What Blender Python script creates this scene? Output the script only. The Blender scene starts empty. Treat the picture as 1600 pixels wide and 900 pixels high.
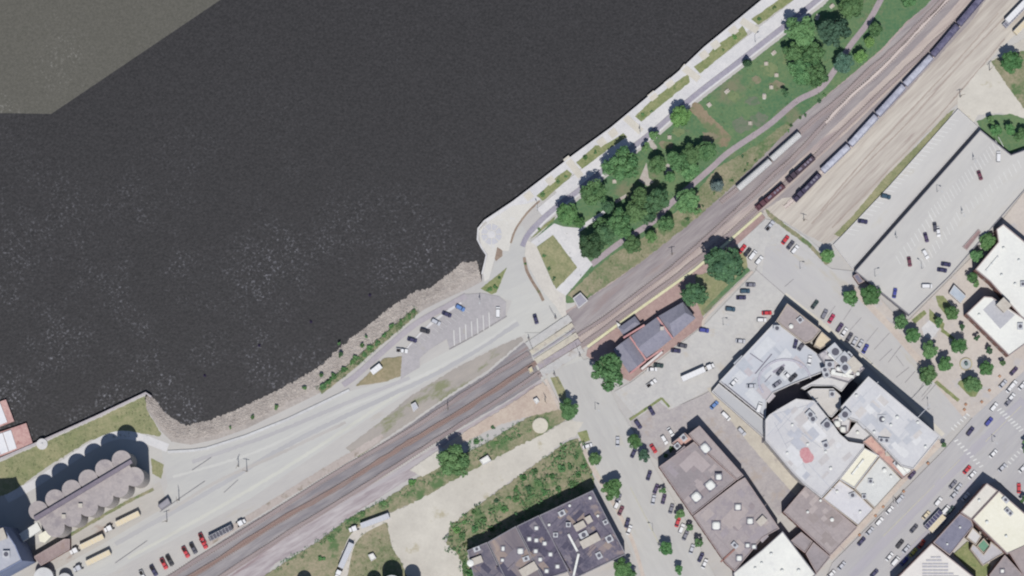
import bpy, math, random
import numpy as np
from mathutils import Vector
from mathutils.geometry import tessellate_polygon

# ------------------------------------------------------------------ camera, sky, sun, exposure
S = 0.30                      # metres per photograph pixel on the ground
H = 1800.0                    # flying height
CPX, CPY = 800.0, 950.0       # the point straight below the aircraft
scn = bpy.context.scene
cam = bpy.data.cameras.new('aerial_camera')
camo = bpy.data.objects.new('aerial_camera', cam)
scn.collection.objects.link(camo); scn.camera = camo
camo.location = ((CPX - 800) * S, (450 - CPY) * S, H)
cam.sensor_width = 36.0; cam.lens = 36.0 * H / 480.0
cam.shift_x = (800 - CPX) * S / 480.0
cam.shift_y = (CPY - 450) * S / 480.0
cam.clip_start = 50.0; cam.clip_end = 30000.0

SUN_EL, SUN_AZ = math.radians(66), math.radians(177)   # azimuth clockwise from north (= +Y)
world = bpy.data.worlds.new('World'); scn.world = world; world.use_nodes = True
wn = world.node_tree; bg = wn.nodes['Background']
sky = wn.nodes.new('ShaderNodeTexSky'); sky.sky_type = 'NISHITA'; sky.sun_disc = False
sky.ozone_density = 4.0; sky.sun_elevation = SUN_EL; sky.sun_rotation = SUN_AZ
wn.links.new(sky.outputs[0], bg.inputs[0]); bg.inputs[1].default_value = 0.08
sl = bpy.data.lights.new('sun', 'SUN'); sl.energy = 4.6; sl.angle = math.radians(0.55); sl.color = (1.0, 0.955, 0.9)
so = bpy.data.objects.new('sun', sl); scn.collection.objects.link(so)
sd = Vector((math.sin(SUN_AZ) * math.cos(SUN_EL), math.cos(SUN_AZ) * math.cos(SUN_EL), math.sin(SUN_EL)))
so.rotation_euler = sd.to_track_quat('Z', 'Y').to_euler()
scn.view_settings.view_transform = 'Standard'; scn.view_settings.look = 'None'
scn.view_settings.exposure = 0.13; scn.view_settings.gamma = 1.0
scn.cycles.pixel_filter_type = 'BLACKMAN_HARRIS'; scn.cycles.filter_width = 2.1
scn.cycles.use_denoising = True

# ------------------------------------------------------------------ helpers
rnd = random.Random(11)
ordn = ['first', 'second', 'third', 'fourth', 'fifth', 'sixth', 'seventh', 'eighth', 'ninth', 'tenth']
COL = scn.collection
K = (1.55, 1.53, 1.56)        # how bright a sunlit white sheet comes out; divides colours read off the photo

def lin(c):
    c = c / 255.0
    return c / 12.92 if c <= 0.04045 else ((c + 0.055) / 1.055) ** 2.4

def A(c):                     # seen colour -> albedo
    return tuple(min(lin(c[i]) / K[i], 0.86) for i in range(3)) + (1.0,)

def P(px, py, h=0.0):         # photograph pixel + height -> metres
    x, y = (px - 800.0) * S, (450.0 - py) * S
    cx, cy = (CPX - 800.0) * S, (450.0 - CPY) * S
    t = h / H
    return Vector((x + (cx - x) * t, y + (cy - y) * t, h))

def put(o, label=None, cat=None, group=None, kind=None):
    if label: o['label'] = label
    if cat: o['category'] = cat
    if group: o['group'] = group
    if kind: o['kind'] = kind
    return o

def link(name, me, parent=None, loc=None, rz=0.0, mat=None):
    o = bpy.data.objects.new(name, me); COL.objects.link(o)
    if loc is not None: o.location = loc
    o.rotation_euler = (0, 0, rz)
    if parent is not None: o.parent = parent
    if mat is not None and me is not None and not me.materials: me.materials.append(mat)
    return o

def empty(name, loc, rz=0.0):
    return link(name, None, None, loc, rz)

def mesh(name, V, F, mats=None, mi=None, smooth=False):
    me = bpy.data.meshes.new(name); me.from_pydata([tuple(v) for v in V], [], F)
    if mats:
        for m in (mats if isinstance(mats, (list, tuple)) else [mats]): me.materials.append(m)
    if mi is not None: me.polygons.foreach_set('material_index', mi)
    if smooth: me.polygons.foreach_set('use_smooth', [True] * len(F))
    me.update(); return me

class MB:
    def __init__(s): s.V = []; s.F = []; s.M = []
    def add(s, V, F, m=0):
        b = len(s.V); s.V += [tuple(v) for v in V]; s.F += [tuple(i + b for i in f) for f in F]; s.M += [m] * len(F)
    def box(s, x0, x1, y0, y1, z0, z1, m=0, tx=0.0, ty=0.0):
        V = [(x0, y0, z0), (x1, y0, z0), (x1, y1, z0), (x0, y1, z0), (x0 + tx, y0 + ty, z1), (x1 - tx, y0 + ty, z1), (x1 - tx, y1 - ty, z1), (x0 + tx, y1 - ty, z1)]
        s.add(V, [(3, 2, 1, 0), (4, 5, 6, 7), (0, 1, 5, 4), (1, 2, 6, 5), (2, 3, 7, 6), (3, 0, 4, 7)], m)
    def rings(s, R, m=0, cap=True):          # list of rings of equal length, closed loft
        n = len(R[0]); V = [p for r in R for p in r]; F = []
        for k in range(len(R) - 1):
            for i in range(n):
                j = (i + 1) % n
                F.append((k * n + i, k * n + j, (k + 1) * n + j, (k + 1) * n + i))
        if cap: F.append(tuple(reversed(range(n)))); F.append(tuple(range((len(R) - 1) * n, len(R) * n)))
        s.add(V, F, m)
    def cyl(s, x, y, z0, z1, r, n=16, m=0, r1=None):
        r1 = r if r1 is None else r1
        s.rings([[(x + q * math.cos(a), y + q * math.sin(a), z) for a in [2 * math.pi * i / n for i in range(n)]] for q, z in ((r, z0), (r1, z1))], m)
    def tube(s, a, b, r, n=6, m=0, r1=None):
        a, b = Vector(a), Vector(b); d = (b - a).normalized(); r1 = r if r1 is None else r1
        u = d.orthogonal().normalized(); v = d.cross(u)
        s.rings([[p + q * (math.cos(t) * u + math.sin(t) * v) for t in [2 * math.pi * i / n for i in range(n)]] for p, q in ((a, r), (b, r1))], m)
    def me(s, name, mats, smooth=False): return mesh(name, s.V, s.F, mats, s.M, smooth)

def area2(Q): return sum(Q[i][0] * Q[(i + 1) % len(Q)][1] - Q[(i + 1) % len(Q)][0] * Q[i][1] for i in range(len(Q)))
def ccw(Q): return Q if area2(Q) > 0 else list(reversed(Q))

def tess(Q):
    return [tuple(t) if area2([Q[i] for i in t]) > 0 else tuple(reversed(t)) for t in tessellate_polygon([[Vector((q[0], q[1], 0)) for q in Q]])]

def roughen(px, amp, step):
    out = []
    n = len(px)
    for i in range(n):
        a, b = px[i], px[(i + 1) % n]; L = math.dist(a, b); k = max(1, int(L / step))
        for j in range(k):
            t = j / k; q = amp * (1.0 if j % 3 == 0 else 0.6) if j else amp * 0.3
            out.append((a[0] + (b[0] - a[0]) * t + rnd.uniform(-q, q), a[1] + (b[1] - a[1]) * t + rnd.uniform(-q, q)))
    return out

LAYER = [0]
def sheet(name, px, mat, label, rough=0.0, step=3.2, kind='structure', z=None, parent=None):
    """ground surface drawn as a sheet a little above the one below"""
    if z is None:
        LAYER[0] += 1; z = 0.004 * LAYER[0]
    if rough: px = roughen(px, rough, step)
    Q = ccw([P(x, y, z) for x, y in px])
    o = link(name, mesh(name, Q, tess(Q), mat), parent)
    return put(o, label, None, None, kind)

def catmull(pts, n=6):
    if len(pts) < 3: return pts
    q = [pts[0]] + list(pts) + [pts[-1]]; out = []
    for i in range(1, len(q) - 2):
        for k in range(n):
            t = k / n; p0, p1, p2, p3 = q[i - 1], q[i], q[i + 1], q[i + 2]
            out.append(tuple(0.5 * (2 * p1[a] + (p2[a] - p0[a]) * t + (2 * p0[a] - 5 * p1[a] + 4 * p2[a] - p3[a]) * t * t + (3 * p1[a] - p0[a] - 3 * p2[a] + p3[a]) * t ** 3) for a in (0, 1)))
    out.append(tuple(pts[-1])); return out

def offset(pts, d):
    out = []
    for i, p in enumerate(pts):
        a, b = pts[max(0, i - 1)], pts[min(len(pts) - 1, i + 1)]
        dx, dy = b[0] - a[0], b[1] - a[1]; L = math.hypot(dx, dy) or 1
        out.append((p[0] - dy / L * d, p[1] + dx / L * d))
    return out

def band(pts, w): return offset(pts, w / 2) + list(reversed(offset(pts, -w / 2)))
def strip(name, pts, w, mat, label, rough=0.0, smooth=True, kind='structure'):
    pts = catmull(pts) if smooth else pts
    return sheet(name, band(pts, w), mat, label, rough, 3.2, kind)

def inside(x, y, poly):
    c = False; n = len(poly); j = n - 1
    for i in range(n):
        xi, yi = poly[i]; xj, yj = poly[j]
        if (yi > y) != (yj > y) and x < (xj - xi) * (y - yi) / (yj - yi) + xi: c = not c
        j = i
    return c

def scatter(poly, n):
    xs = [p[0] for p in poly]; ys = [p[1] for p in poly]; out = []
    tries = 0
    while len(out) < n and tries < n * 30:
        tries += 1
        x, y = rnd.uniform(min(xs), max(xs)), rnd.uniform(min(ys), max(ys))
        if inside(x, y, poly): out.append((x, y))
    return out

# ------------------------------------------------------------------ materials
MATS = {}
def M(name, c1, c2=None, c3=None, big=0.04, mid=0.35, fine=2.5, w=(0.6, 0.45, 0.5), streak=None, patch=0.55, rough=0.9,
      bump=0.0, spec=0.2, pscale=0.12, metal=0.0):
    """c1/c2 blended by three noises, c3 as patches with edges; streak=(angle, stretch) draws the noises out along a direction"""
    if name in MATS: return MATS[name]
    fine = min(fine, 1.0); mid = min(mid, 0.45)
    if streak: w = (w[0] * .8, w[1] * .6, w[2] * .3); streak = (streak[0], 1 + (streak[1] - 1) * .7)
    if c2 is not None:
        me_ = [(a + b_) / 2 for a, b_ in zip(c1, c2)]; c1 = [m_ + (a - m_) * 1.2 for a, m_ in zip(c1, me_)]; c2 = [m_ + (a - m_) * 1.2 for a, m_ in zip(c2, me_)]
    m = bpy.data.materials.new(name); m.use_nodes = True; nt = m.node_tree; nd = nt.nodes; lk = nt.links
    b = nd['Principled BSDF']; b.inputs['Roughness'].default_value = rough
    b.inputs['Specular IOR Level'].default_value = spec; b.inputs['Metallic'].default_value = metal
    if c2 is None:
        b.inputs['Base Color'].default_value = A(c1); MATS[name] = m; return m
    g = nd.new('ShaderNodeNewGeometry'); vec = g.outputs['Position']
    if streak:
        r = nd.new('ShaderNodeMapping'); r.vector_type = 'TEXTURE'; r.inputs['Rotation'].default_value = (0, 0, math.radians(streak[0]))
        r.inputs['Scale'].default_value = (streak[1], 1, 1); lk.new(vec, r.inputs[0]); vec = r.outputs[0]
    def noise(sc, det, v=vec, r_=0.55):
        n = nd.new('ShaderNodeTexNoise'); n.inputs['Scale'].default_value = sc; n.inputs['Detail'].default_value = det
        n.inputs['Roughness'].default_value = r_; lk.new(v, n.inputs['Vector']); return n.outputs[0]
    def mth(op, a, b_):
        n = nd.new('ShaderNodeMath'); n.operation = op
        for i, q in enumerate((a, b_)):
            if hasattr(q, 'links'): lk.new(q, n.inputs[i])
            else: n.inputs[i].default_value = q
        return n.outputs[0]
    acc = 0.5
    for sc, ww, det in ((big, w[0], 3), (mid, w[1], 4), (fine, w[2], 2)):
        t = mth('MULTIPLY', mth('SUBTRACT', noise(sc, det), 0.5), ww * 3.0)
        acc = mth('ADD', t, acc)
    cl = nd.new('ShaderNodeClamp'); lk.new(acc, cl.inputs[0])
    mx = nd.new('ShaderNodeMix'); mx.data_type = 'RGBA'; lk.new(cl.outputs[0], mx.inputs[0])
    mx.inputs[6].default_value = A(c1); mx.inputs[7].default_value = A(c2); out = mx.outputs[2]
    if c3 is not None:
        rp = nd.new('ShaderNodeMapRange'); rp.inputs[1].default_value = patch; rp.inputs[2].default_value = patch + 0.09
        lk.new(noise(pscale, 5, r_=0.65), rp.inputs[0])
        m2 = nd.new('ShaderNodeMix'); m2.data_type = 'RGBA'; lk.new(rp.outputs[0], m2.inputs[0]); lk.new(out, m2.inputs[6]); m2.inputs[7].default_value = A(c3); out = m2.outputs[2]
    lk.new(out, b.inputs['Base Color'])
    if bump:
        bp = nd.new('ShaderNodeBump'); bp.inputs['Strength'].default_value = bump; bp.inputs['Distance'].default_value = 0.3
        lk.new(noise(fine, 3, g.outputs['Position']), bp.inputs['Height']); lk.new(bp.outputs[0], b.inputs['Normal'])
    MATS[name] = m; return m

m_ground = M('worn_concrete', (178, 175, 176), (195, 192, 189), (184, 179, 174), big=0.018, mid=0.2, streak=(30, 5), patch=0.6)
m_road = M('pale_road', (182, 181, 182), (198, 197, 194), (190, 187, 184), big=0.02, mid=0.3, streak=(26, 7), patch=0.62)
m_roadR = M('town_street', (168, 166, 172), (190, 188, 189), (176, 172, 170), big=0.03, mid=0.35, streak=(48, 9), patch=0.6)
m_roadF = M('front_street_paving', (180, 178, 178), (197, 195, 193), (188, 185, 178), big=0.03, mid=0.4, streak=(-62, 6), patch=0.6)
m_lot = M('lot_asphalt', (166, 163, 167), (179, 175, 179), (174, 170, 168), big=0.05, patch=0.6)
m_path = M('park_path', (158, 147, 154), (172, 160, 166), big=0.1)
m_trail = M('trail_asphalt', (150, 146, 162), (166, 162, 174), big=0.1)
m_white = M('promenade_concrete', (201, 200, 204), (215, 213, 215), (196, 192, 190), big=0.08, patch=0.63)
m_tan = M('tan_paving', (200, 195, 186), (210, 204, 195), big=0.1)
m_pinkwalk = M('pink_walk', (188, 176, 170), (201, 190, 182), (184, 168, 162), big=0.06, patch=0.6)
m_grass = M('park_grass', (84, 118, 86), (108, 130, 94), (124, 126, 102), big=0.03, mid=0.2, fine=.8, patch=0.55, pscale=0.035, bump=0.6)
m_olive = M('dry_grass', (126, 132, 98), (158, 154, 122), (136, 140, 104), big=0.05, mid=0.3, patch=0.55, bump=0.5)
m_bed = M('planting_bed', (118, 130, 88), (148, 150, 112), (102, 122, 78), big=0.12, mid=0.7, patch=0.58, bump=0.5)
m_brownbed = M('bark_bed', (136, 118, 108), (158, 142, 128), (112, 116, 88), mid=0.8, patch=0.6)
m_rough = M('rough_weeds_ground', (114, 124, 92), (156, 148, 126), (94, 118, 80), big=0.05, mid=0.3, patch=0.53, pscale=0.08, bump=0.6)
m_dirt = M('bare_dirt', (182, 165, 155), (198, 184, 172), (172, 158, 150), big=0.05, patch=0.6)
m_gravel = M('pale_gravel', (190, 185, 178), (208, 203, 195), (174, 166, 144), big=0.03, mid=0.2, patch=0.6, pscale=.06, w=(.7, .35, .25))
m_gravelroad = M('gravel_track', (190, 184, 178), (208, 203, 198), (176, 166, 154), big=0.05, mid=0.4, streak=(30, 6), patch=0.66)
m_ballS = M('dark_ballast', (134, 130, 136), (157, 152, 155), (148, 134, 134), big=0.05, mid=0.4, fine=3, w=(.8, 1.3, 1.6), streak=(31, 10), patch=0.56)
m_ballS2 = M('pink_ballast', (160, 150, 155), (186, 179, 182), (150, 134, 138), big=0.06, mid=0.4, fine=3, w=(.8, 1.3, 1.6), streak=(31, 9), patch=0.58)
m_ballN = M('north_ballast', (146, 138, 142), (166, 159, 160), (152, 138, 138), big=0.05, mid=0.4, fine=3, w=(.8, 1.3, 1.6), streak=(40, 12), patch=0.58)
m_ballN2 = M('tan_ballast', (172, 158, 156), (192, 180, 174), (160, 146, 148), big=0.06, mid=0.5, fine=3, w=(.8, 1.3, 1.6), streak=(41, 12), patch=0.56)
m_yard = M('yard_gravel', (176, 167, 161), (200, 193, 185), (158, 144, 140), big=0.03, mid=0.3, fine=1, w=(.8, 1.3, 1.6), streak=(45, 16), patch=0.58, pscale=0.2)
m_rust = M('rusty_track_bed', (134, 112, 108), (154, 132, 126), (144, 132, 132), mid=0.5, fine=4, streak=(36, 8), patch=0.6)
m_greybed = M('grey_track_bed', (144, 132, 136), (168, 156, 156), mid=0.5, fine=4, streak=(36, 8))
m_palebed = M('pale_track_bed', (190, 176, 174), (212, 200, 196), mid=0.5, fine=4, streak=(45, 8))
m_sleeper = M('sleeper_wood', (128, 114, 112), (158, 144, 140), mid=1.5)
m_rail = M('rail_steel', (160, 146, 142), rough=0.5, metal=0.2)
m_brick = M('platform_brick', (158, 134, 132), (176, 152, 148), (172, 148, 146), mid=0.8, patch=0.6)
m_yellow = M('platform_edge_yellow', (206, 202, 168), (220, 216, 184), mid=0.6)
m_line = M('road_paint', (222, 222, 222), (208, 208, 208), mid=1.2)
m_faint = M('worn_paint', (198, 197, 199), (188, 187, 189), mid=1.2)
m_yline = M('worn_yellow_paint', (200, 196, 170), (188, 185, 172), mid=1.2)
m_crack = M('tar_seam', (138, 134, 140), (164, 160, 164), mid=1.0)
m_rock = M('riprap_stone', (168, 159, 155), (194, 185, 179), (176, 165, 159), big=0.2, mid=0.9, fine=3, patch=0.6)
m_bank = M('bank_soil', (168, 160, 156), (190, 181, 176), mid=0.9)
m_kerb = M('kerb_stone', (206, 206, 208), (192, 191, 194), mid=0.8)
m_wallc = M('seawall_concrete', (170, 164, 170), (188, 182, 186), mid=0.6)
m_dirtpatch = M('worn_earth', (132, 120, 100), (148, 134, 114), (110, 124, 92), mid=0.3, patch=0.5, pscale=0.1)
m_mulch = M('playground_sand', (186, 182, 176), (172, 160, 156), mid=0.6)
m_seamtone = None

def water_mat(name, c1, c2, glint_foam, lvl, ya=80.0, yb=-50.0):
    m = bpy.data.materials.new(name); m.use_nodes = True; nt = m.node_tree; nd = nt.nodes; lk = nt.links
    b = nd['Principled BSDF']; b.inputs['Roughness'].default_value = 0.45; b.inputs['Specular IOR Level'].default_value = 0.2
    g = nd.new('ShaderNodeNewGeometry')
    def noise(sc, det, r_=0.6):
        n = nd.new('ShaderNodeTexNoise'); n.inputs['Scale'].default_value = sc; n.inputs['Detail'].default_value = det
        n.inputs['Roughness'].default_value = r_; lk.new(g.outputs['Position'], n.inputs['Vector']); return n.outputs[0]
    def rng(x, a, c, d=0.0, e=1.0):
        n = nd.new('ShaderNodeMapRange'); lk.new(x, n.inputs[0])
        for i, q in enumerate((a, c, d, e)): n.inputs[i + 1].default_value = q
        return n.outputs[0]
    def mul(a, c):
        n = nd.new('ShaderNodeMath'); n.operation = 'MULTIPLY'; lk.new(a, n.inputs[0]); lk.new(c, n.inputs[1]); return n.outputs[0]
    mx = nd.new('ShaderNodeMix'); mx.data_type = 'RGBA'; lk.new(rng(noise(0.9, 4), 0.32, 0.68), mx.inputs[0])
    mx.inputs[6].default_value = A(c1); mx.inputs[7].default_value = A(c2)
    # small flecks: sun glints and whitecaps painted into the colour, in wind patches
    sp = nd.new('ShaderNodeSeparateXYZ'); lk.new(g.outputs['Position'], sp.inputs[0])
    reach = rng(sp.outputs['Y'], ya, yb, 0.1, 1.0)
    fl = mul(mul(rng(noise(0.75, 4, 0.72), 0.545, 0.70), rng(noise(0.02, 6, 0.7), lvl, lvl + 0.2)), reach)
    m2 = nd.new('ShaderNodeMix'); m2.data_type = 'RGBA'; lk.new(fl, m2.inputs[0]); lk.new(mx.outputs[2], m2.inputs[6]); m2.inputs[7].default_value = A(glint_foam)
    lk.new(m2.outputs[2], b.inputs['Base Color'])
    bp = nd.new('ShaderNodeBump'); bp.inputs['Strength'].default_value = 0.25; bp.inputs['Distance'].default_value = 0.3
    lk.new(noise(0.8, 3), bp.inputs['Height']); lk.new(bp.outputs[0], b.inputs['Normal'])
    return m

# ------------------------------------------------------------------ river, banks and the ground sheet
WZ = -3.0
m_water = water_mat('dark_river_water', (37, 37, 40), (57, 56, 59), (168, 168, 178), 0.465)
m_seamtone = water_mat('seam_tone_water', (84, 83, 77), (98, 96, 90), (170, 168, 164), 0.47, 150.0, 60.0)
SEAM = [(-40, 176), (80, 178), (344, 0), (374, -20)]
def wsheet(name, px, mat, label):
    Q = ccw([P(x, y, WZ) for x, y in px]); return put(link(name, mesh(name, Q, tess(Q), mat)), label, None, None, 'structure')
wsheet('river_water', [(-5000, -5000), (-5000, -4999)] and [(-40, 176), (80, 178), (344, 0), (3300, -1993), (5200, -1993), (5200, 5200), (-5200, 5200), (-5200, 164)], m_water, 'dark grey river water flecked with painted glints and small whitecaps')
wsheet('lighter_seam_water', [(-40, 176), (80, 178), (344, 0), (3300, -1993), (3300, -5000), (-5200, -5000), (-5200, 164)], m_seamtone, 'lighter grey river water at upper left, tone added for a mosaic seam')  # same river; lighter tone added to draw the mosaic seam, no silt

DOCK = [(-900, 1150), (-200, 812), (0, 717), (72, 686), (150, 651), (228, 614)]
SHORE = [(231, 616), (243, 626), (252, 640), (266, 653), (290, 667), (330, 657), (370, 641), (400, 628), (440, 607), (480, 586), (505, 570), (540, 537), (580, 506), (612, 480), (650, 456), (674, 451), (700, 430), (722, 412), (746, 410)]
INNER = [(224, 632), (236, 650), (250, 672), (268, 690), (298, 695), (340, 686), (385, 670), (415, 655), (455, 636), (492, 618), (520, 603), (556, 575), (596, 536), (632, 506), (662, 484), (690, 470), (716, 458), (730, 452), (753, 440)]
SEA = [(753, 428), (757, 412), (760, 398), (752, 386), (746, 374), (747, 357), (757, 345), (778, 331), (802, 315), (840, 286), (900, 240), (955, 200), (1003, 160), (1060, 113), (1101, 74), (1150, 34), (1190, 1), (1235, -36), (1700, -420), (5000, -3100)]
land = DOCK + INNER + SEA + [(5200, -3100), (5200, 5200), (-5200, 5200), (-5200, 3200)]
Q = ccw([P(x, y, 0) for x, y in land])
put(link('ground', mesh('ground', Q, tess(Q), m_ground)), 'pale worn concrete ground of the riverfront yards and town', None, None, 'structure')

# riprap bank: a slope from the inner edge down to below the water
def resample(pts, n):
    d = [0]
    for a, b in zip(pts, pts[1:]): d.append(d[-1] + math.dist(a, b))
    out = []
    for k in range(n):
        t = d[-1] * k / (n - 1); i = max(0, min(len(pts) - 2, int(np.searchsorted(d, t)) - 1)); u = (t - d[i]) / max(1e-6, d[i + 1] - d[i])
        out.append((pts[i][0] + (pts[i + 1][0] - pts[i][0]) * u, pts[i][1] + (pts[i + 1][1] - pts[i][1]) * u))
    return out
NB = 220
sh = [(x + rnd.uniform(-1.2, 1.2), y + rnd.uniform(-1.2, 1.2)) for x, y in resample(SHORE, NB)]; inn = resample(INNER, NB)
V = []; F = []
for (a, b) in zip(inn, sh):
    out = (b[0] + (b[0] - a[0]) * 0.25, b[1] + (b[1] - a[1]) * 0.25)
    V += [P(a[0], a[1], 0.0), P((a[0] + b[0]) / 2, (a[1] + b[1]) / 2, -1.0), P(b[0], b[1], WZ), P(out[0], out[1], WZ - 1.4)]
for i in range(NB - 1):
    for k in range(3):
        a = i * 4 + k; F.append((a, a + 4, a + 5, a + 1))
put(link('river_bank', mesh('river_bank', V, F, m_bank)), 'sloping bank of broken stone between yard and river', None, None, 'structure')
# stones
ico = [(0, 0, 1), (0.894, 0, 0.447), (0.276, 0.851, 0.447), (-0.724, 0.526, 0.447), (-0.724, -0.526, 0.447), (0.276, -0.851, 0.447), (0.724, 0.526, -0.447), (-0.276, 0.851, -0.447), (-0.894, 0, -0.447), (-0.276, -0.851, -0.447), (0.724, -0.526, -0.447), (0, 0, -1)]
icf = [(0, 1, 2), (0, 2, 3), (0, 3, 4), (0, 4, 5), (0, 5, 1), (1, 6, 2), (2, 7, 3), (3, 8, 4), (4, 9, 5), (5, 10, 1), (6, 7, 2), (7, 8, 3), (8, 9, 4), (9, 10, 5), (10, 6, 1)]
rb = MB()
for _ in range(8500):
    i = rnd.randrange(NB - 1); u = rnd.random(); t = 1.03 - rnd.random() ** 1.4 * .8
    a = (inn[i][0] + (inn[i + 1][0] - inn[i][0]) * u, inn[i][1] + (inn[i + 1][1] - inn[i][1]) * u)
    b = (sh[i][0] + (sh[i + 1][0] - sh[i][0]) * u, sh[i][1] + (sh[i + 1][1] - sh[i][1]) * u)
    h = -2 * t if t < 0.5 else -1.0 - (t - 0.5) * 4.0
    c = P(a[0] + (b[0] - a[0]) * t, a[1] + (b[1] - a[1]) * t, max(h, -3.1)); s0 = rnd.uniform(0.16, 0.5) * (1.3 if rnd.random() < 0.06 else 1)
    an = rnd.uniform(0, 6.28); sx, sy, sz = s0 * rnd.uniform(0.7, 1.4), s0 * rnd.uniform(0.6, 1.1), s0 * rnd.uniform(0.4, 0.8)
    ca, sa = math.cos(an), math.sin(an)
    rb.add([(c.x + ca * x * sx * q - sa * y * sy, c.y + sa * x * sx + ca * y * sy * q, c.z + z * sz) for x, y, z in ico for q in (rnd.uniform(0.8, 1.2),)], icf)
put(link('riprap_stones', rb.me('riprap_stones', [m_rock])), 'loose grey riprap stones along the river bank', 'riprap', None, 'stuff')

# sea wall of the promenade and the dock wall: real vertical walls down into the water
def wall_line(name, pts, z0, z1, w, mat, label, cat='wall'):
    mb = MB(); L = [P(x, y, z1) for x, y in pts]; q = [(p.x, p.y) for p in L]
    a, b = offset(q, w / 2), offset(q, -w / 2); n = len(q)
    V = [(x, y, z) for z in (z0, z1) for x, y in a] + [(x, y, z) for z in (z0, z1) for x, y in b]
    F = []
    for i in range(n - 1):
        F += [(i, i + 1, n + i + 1, n + i), (2 * n + i, 3 * n + i, 3 * n + i + 1, 2 * n + i + 1), (n + i, n + i + 1, 3 * n + i + 1, 3 * n + i)]
    F += [(0, n, 3 * n, 2 * n), (n - 1, 3 * n - 1, 4 * n - 1, 2 * n - 1)]
    mb.add(V, F); o = link(name, mb.me(name, [mat])); return put(o, label, cat)
wall_line('sea_wall', SEA[:-1], WZ - 3, 0.35, 0.7, m_white, 'long white concrete sea wall along the riverfront promenade')
wall_line('dock_wall', DOCK + [(236, 620)], WZ - 3, 0.30, 1.0, m_wallc, 'straight steel and concrete dock wall beside the barges')
wall_line('flood_wall', [(262, 706), (300, 704), (322, 701), (385, 681), (450, 655), (515, 624), (546, 609)], -0.2, 0.75, 1.2, m_kerb, 'low white flood wall between the riprap and the riverfront road')

# ------------------------------------------------------------------ ground cover, roads, lots (drawn bottom up)
sheet('riverfront_road', [(250, 697), (268, 706), (322, 703), (385, 683), (515, 626), (548, 611), (600, 596), (630, 586), (700, 548), (790, 496), (800, 470), (770, 462), (752, 452), (758, 438), (770, 420), (775, 398), (796, 370), (815, 352), (830, 372), (822, 395), (850, 440), (893, 520), (822, 522), (790, 535), (720, 566), (640, 612), (560, 664), (470, 726), (390, 780), (300, 828), (200, 880), (150, 910), (40, 910), (100, 880), (240, 800), (262, 760), (256, 720)], m_road, 'broad pale road running along the riverfront')
sheet('elevator_yard', [(-80, 905), (-80, 815), (30, 860), (60, 850), (140, 812), (225, 765), (250, 752), (262, 790), (160, 850), (60, 905)], M('yard_concrete', (172, 168, 166), (192, 188, 184), (162, 148, 142), mid=0.3, streak=(28, 4), patch=0.58), 'dusty concrete yard beside the grain elevator')
for _p, _w, _c, _l in (([(200, 872), (330, 800), (470, 716), (640, 604), (720, 556), (800, 516)], 5, (200, 199, 193), 'lighter worn lane on the riverfront road, nearest the tracks'), ([(180, 850), (320, 772), (460, 690), (600, 622), (700, 574), (810, 505)], 7, (178, 177, 180), 'darker worn lane in the middle of the riverfront road'),
    ([(270, 745), (400, 706), (520, 648), (640, 596), (740, 545), (806, 500)], 4, (199, 198, 196), 'lighter worn lane on the river side of the road'), ([(300, 722), (420, 680), (560, 622), (640, 590)], 6, (180, 178, 181), 'darker worn lane beside the flood wall'), ([(262, 800), (340, 752), (430, 712), (540, 660)], 5, (184, 180, 178), 'dusty lane branching to the weigh shed')):
    strip('worn_lane', _p, _w, M('lane_%d_%d' % (_w, _c[0]), tuple(c - 5 for c in _c), tuple(c + 5 for c in _c), tuple(c - 9 for c in _c), big=.05, mid=.2, streak=(28, 6), patch=.58), _l, 0.9)
# dock grass
sheet('dock_lawn', [(-60, 752), (0, 722), (72, 690), (150, 655), (226, 619), (229, 640), (252, 678), (250, 682), (212, 676), (140, 688), (76, 728), (20, 768), (-60, 800)], m_olive, 'dry green and tan grass strip behind the dock wall', 1.0)
strip('dock_access_road', [(10, 780), (60, 752), (130, 705), (175, 682), (212, 682), (262, 700)], 13, m_white, 'white concrete access road curving round the silos')
sheet('silo_verge', [(236, 716), (256, 726), (252, 748), (238, 740)], m_olive, 'small grass patch at the end of the silos', 0.8)
strip('silo_weeds_verge', [(110, 836), (150, 812), (200, 784), (240, 764)], 5, m_rough, 'weedy strip below the grain elevator', 1.2)

# rail corridor south-west of the crossing
T1 = [(230, 940), (260, 922), (320, 888), (430, 818), (520, 766), (594, 720), (640, 691), (720, 643), (784, 602), (832, 570), (895, 529), (945, 497), (1000, 456), (1060, 410), (1110, 366), (1160, 320), (1210, 272), (1250, 235), (1290, 192), (1330, 150), (1380, 106), (1440, 42), (1480, 0), (1510, -32)]
sheet('rail_bed', [(220, 930), (255, 905), (320, 862), (390, 817), (440, 788), (500, 752), (560, 716), (600, 690), (640, 664), (700, 622), (760, 585), (818, 535), (828, 540), (846, 592), (800, 622), (760, 645), (720, 668), (640, 716), (560, 770), (480, 818), (420, 855), (340, 905), (300, 930)], m_ballS, 'dark ballast rail bed running down to the lower left', 0.8)
sheet('pink_ballast_bed', [(300, 935), (420, 856), (480, 818), (560, 772), (640, 722), (720, 672), (800, 624), (844, 594), (850, 600), (760, 654), (700, 690), (650, 742), (560, 798), (500, 846), (430, 880), (390, 935)], m_ballS2, 'pinkish grey ballast south of the main track', 0.8)
strip('rail_service_track', [(330, 915), (400, 868), (476, 818), (560, 772), (640, 728), (690, 700)], 7, M('ballast_pale', (168, 162, 168), (190, 184, 186), (160, 148, 154), mid=.4, streak=(31, 8), patch=.55), 'pale service track along the railway', 0.6)
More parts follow.
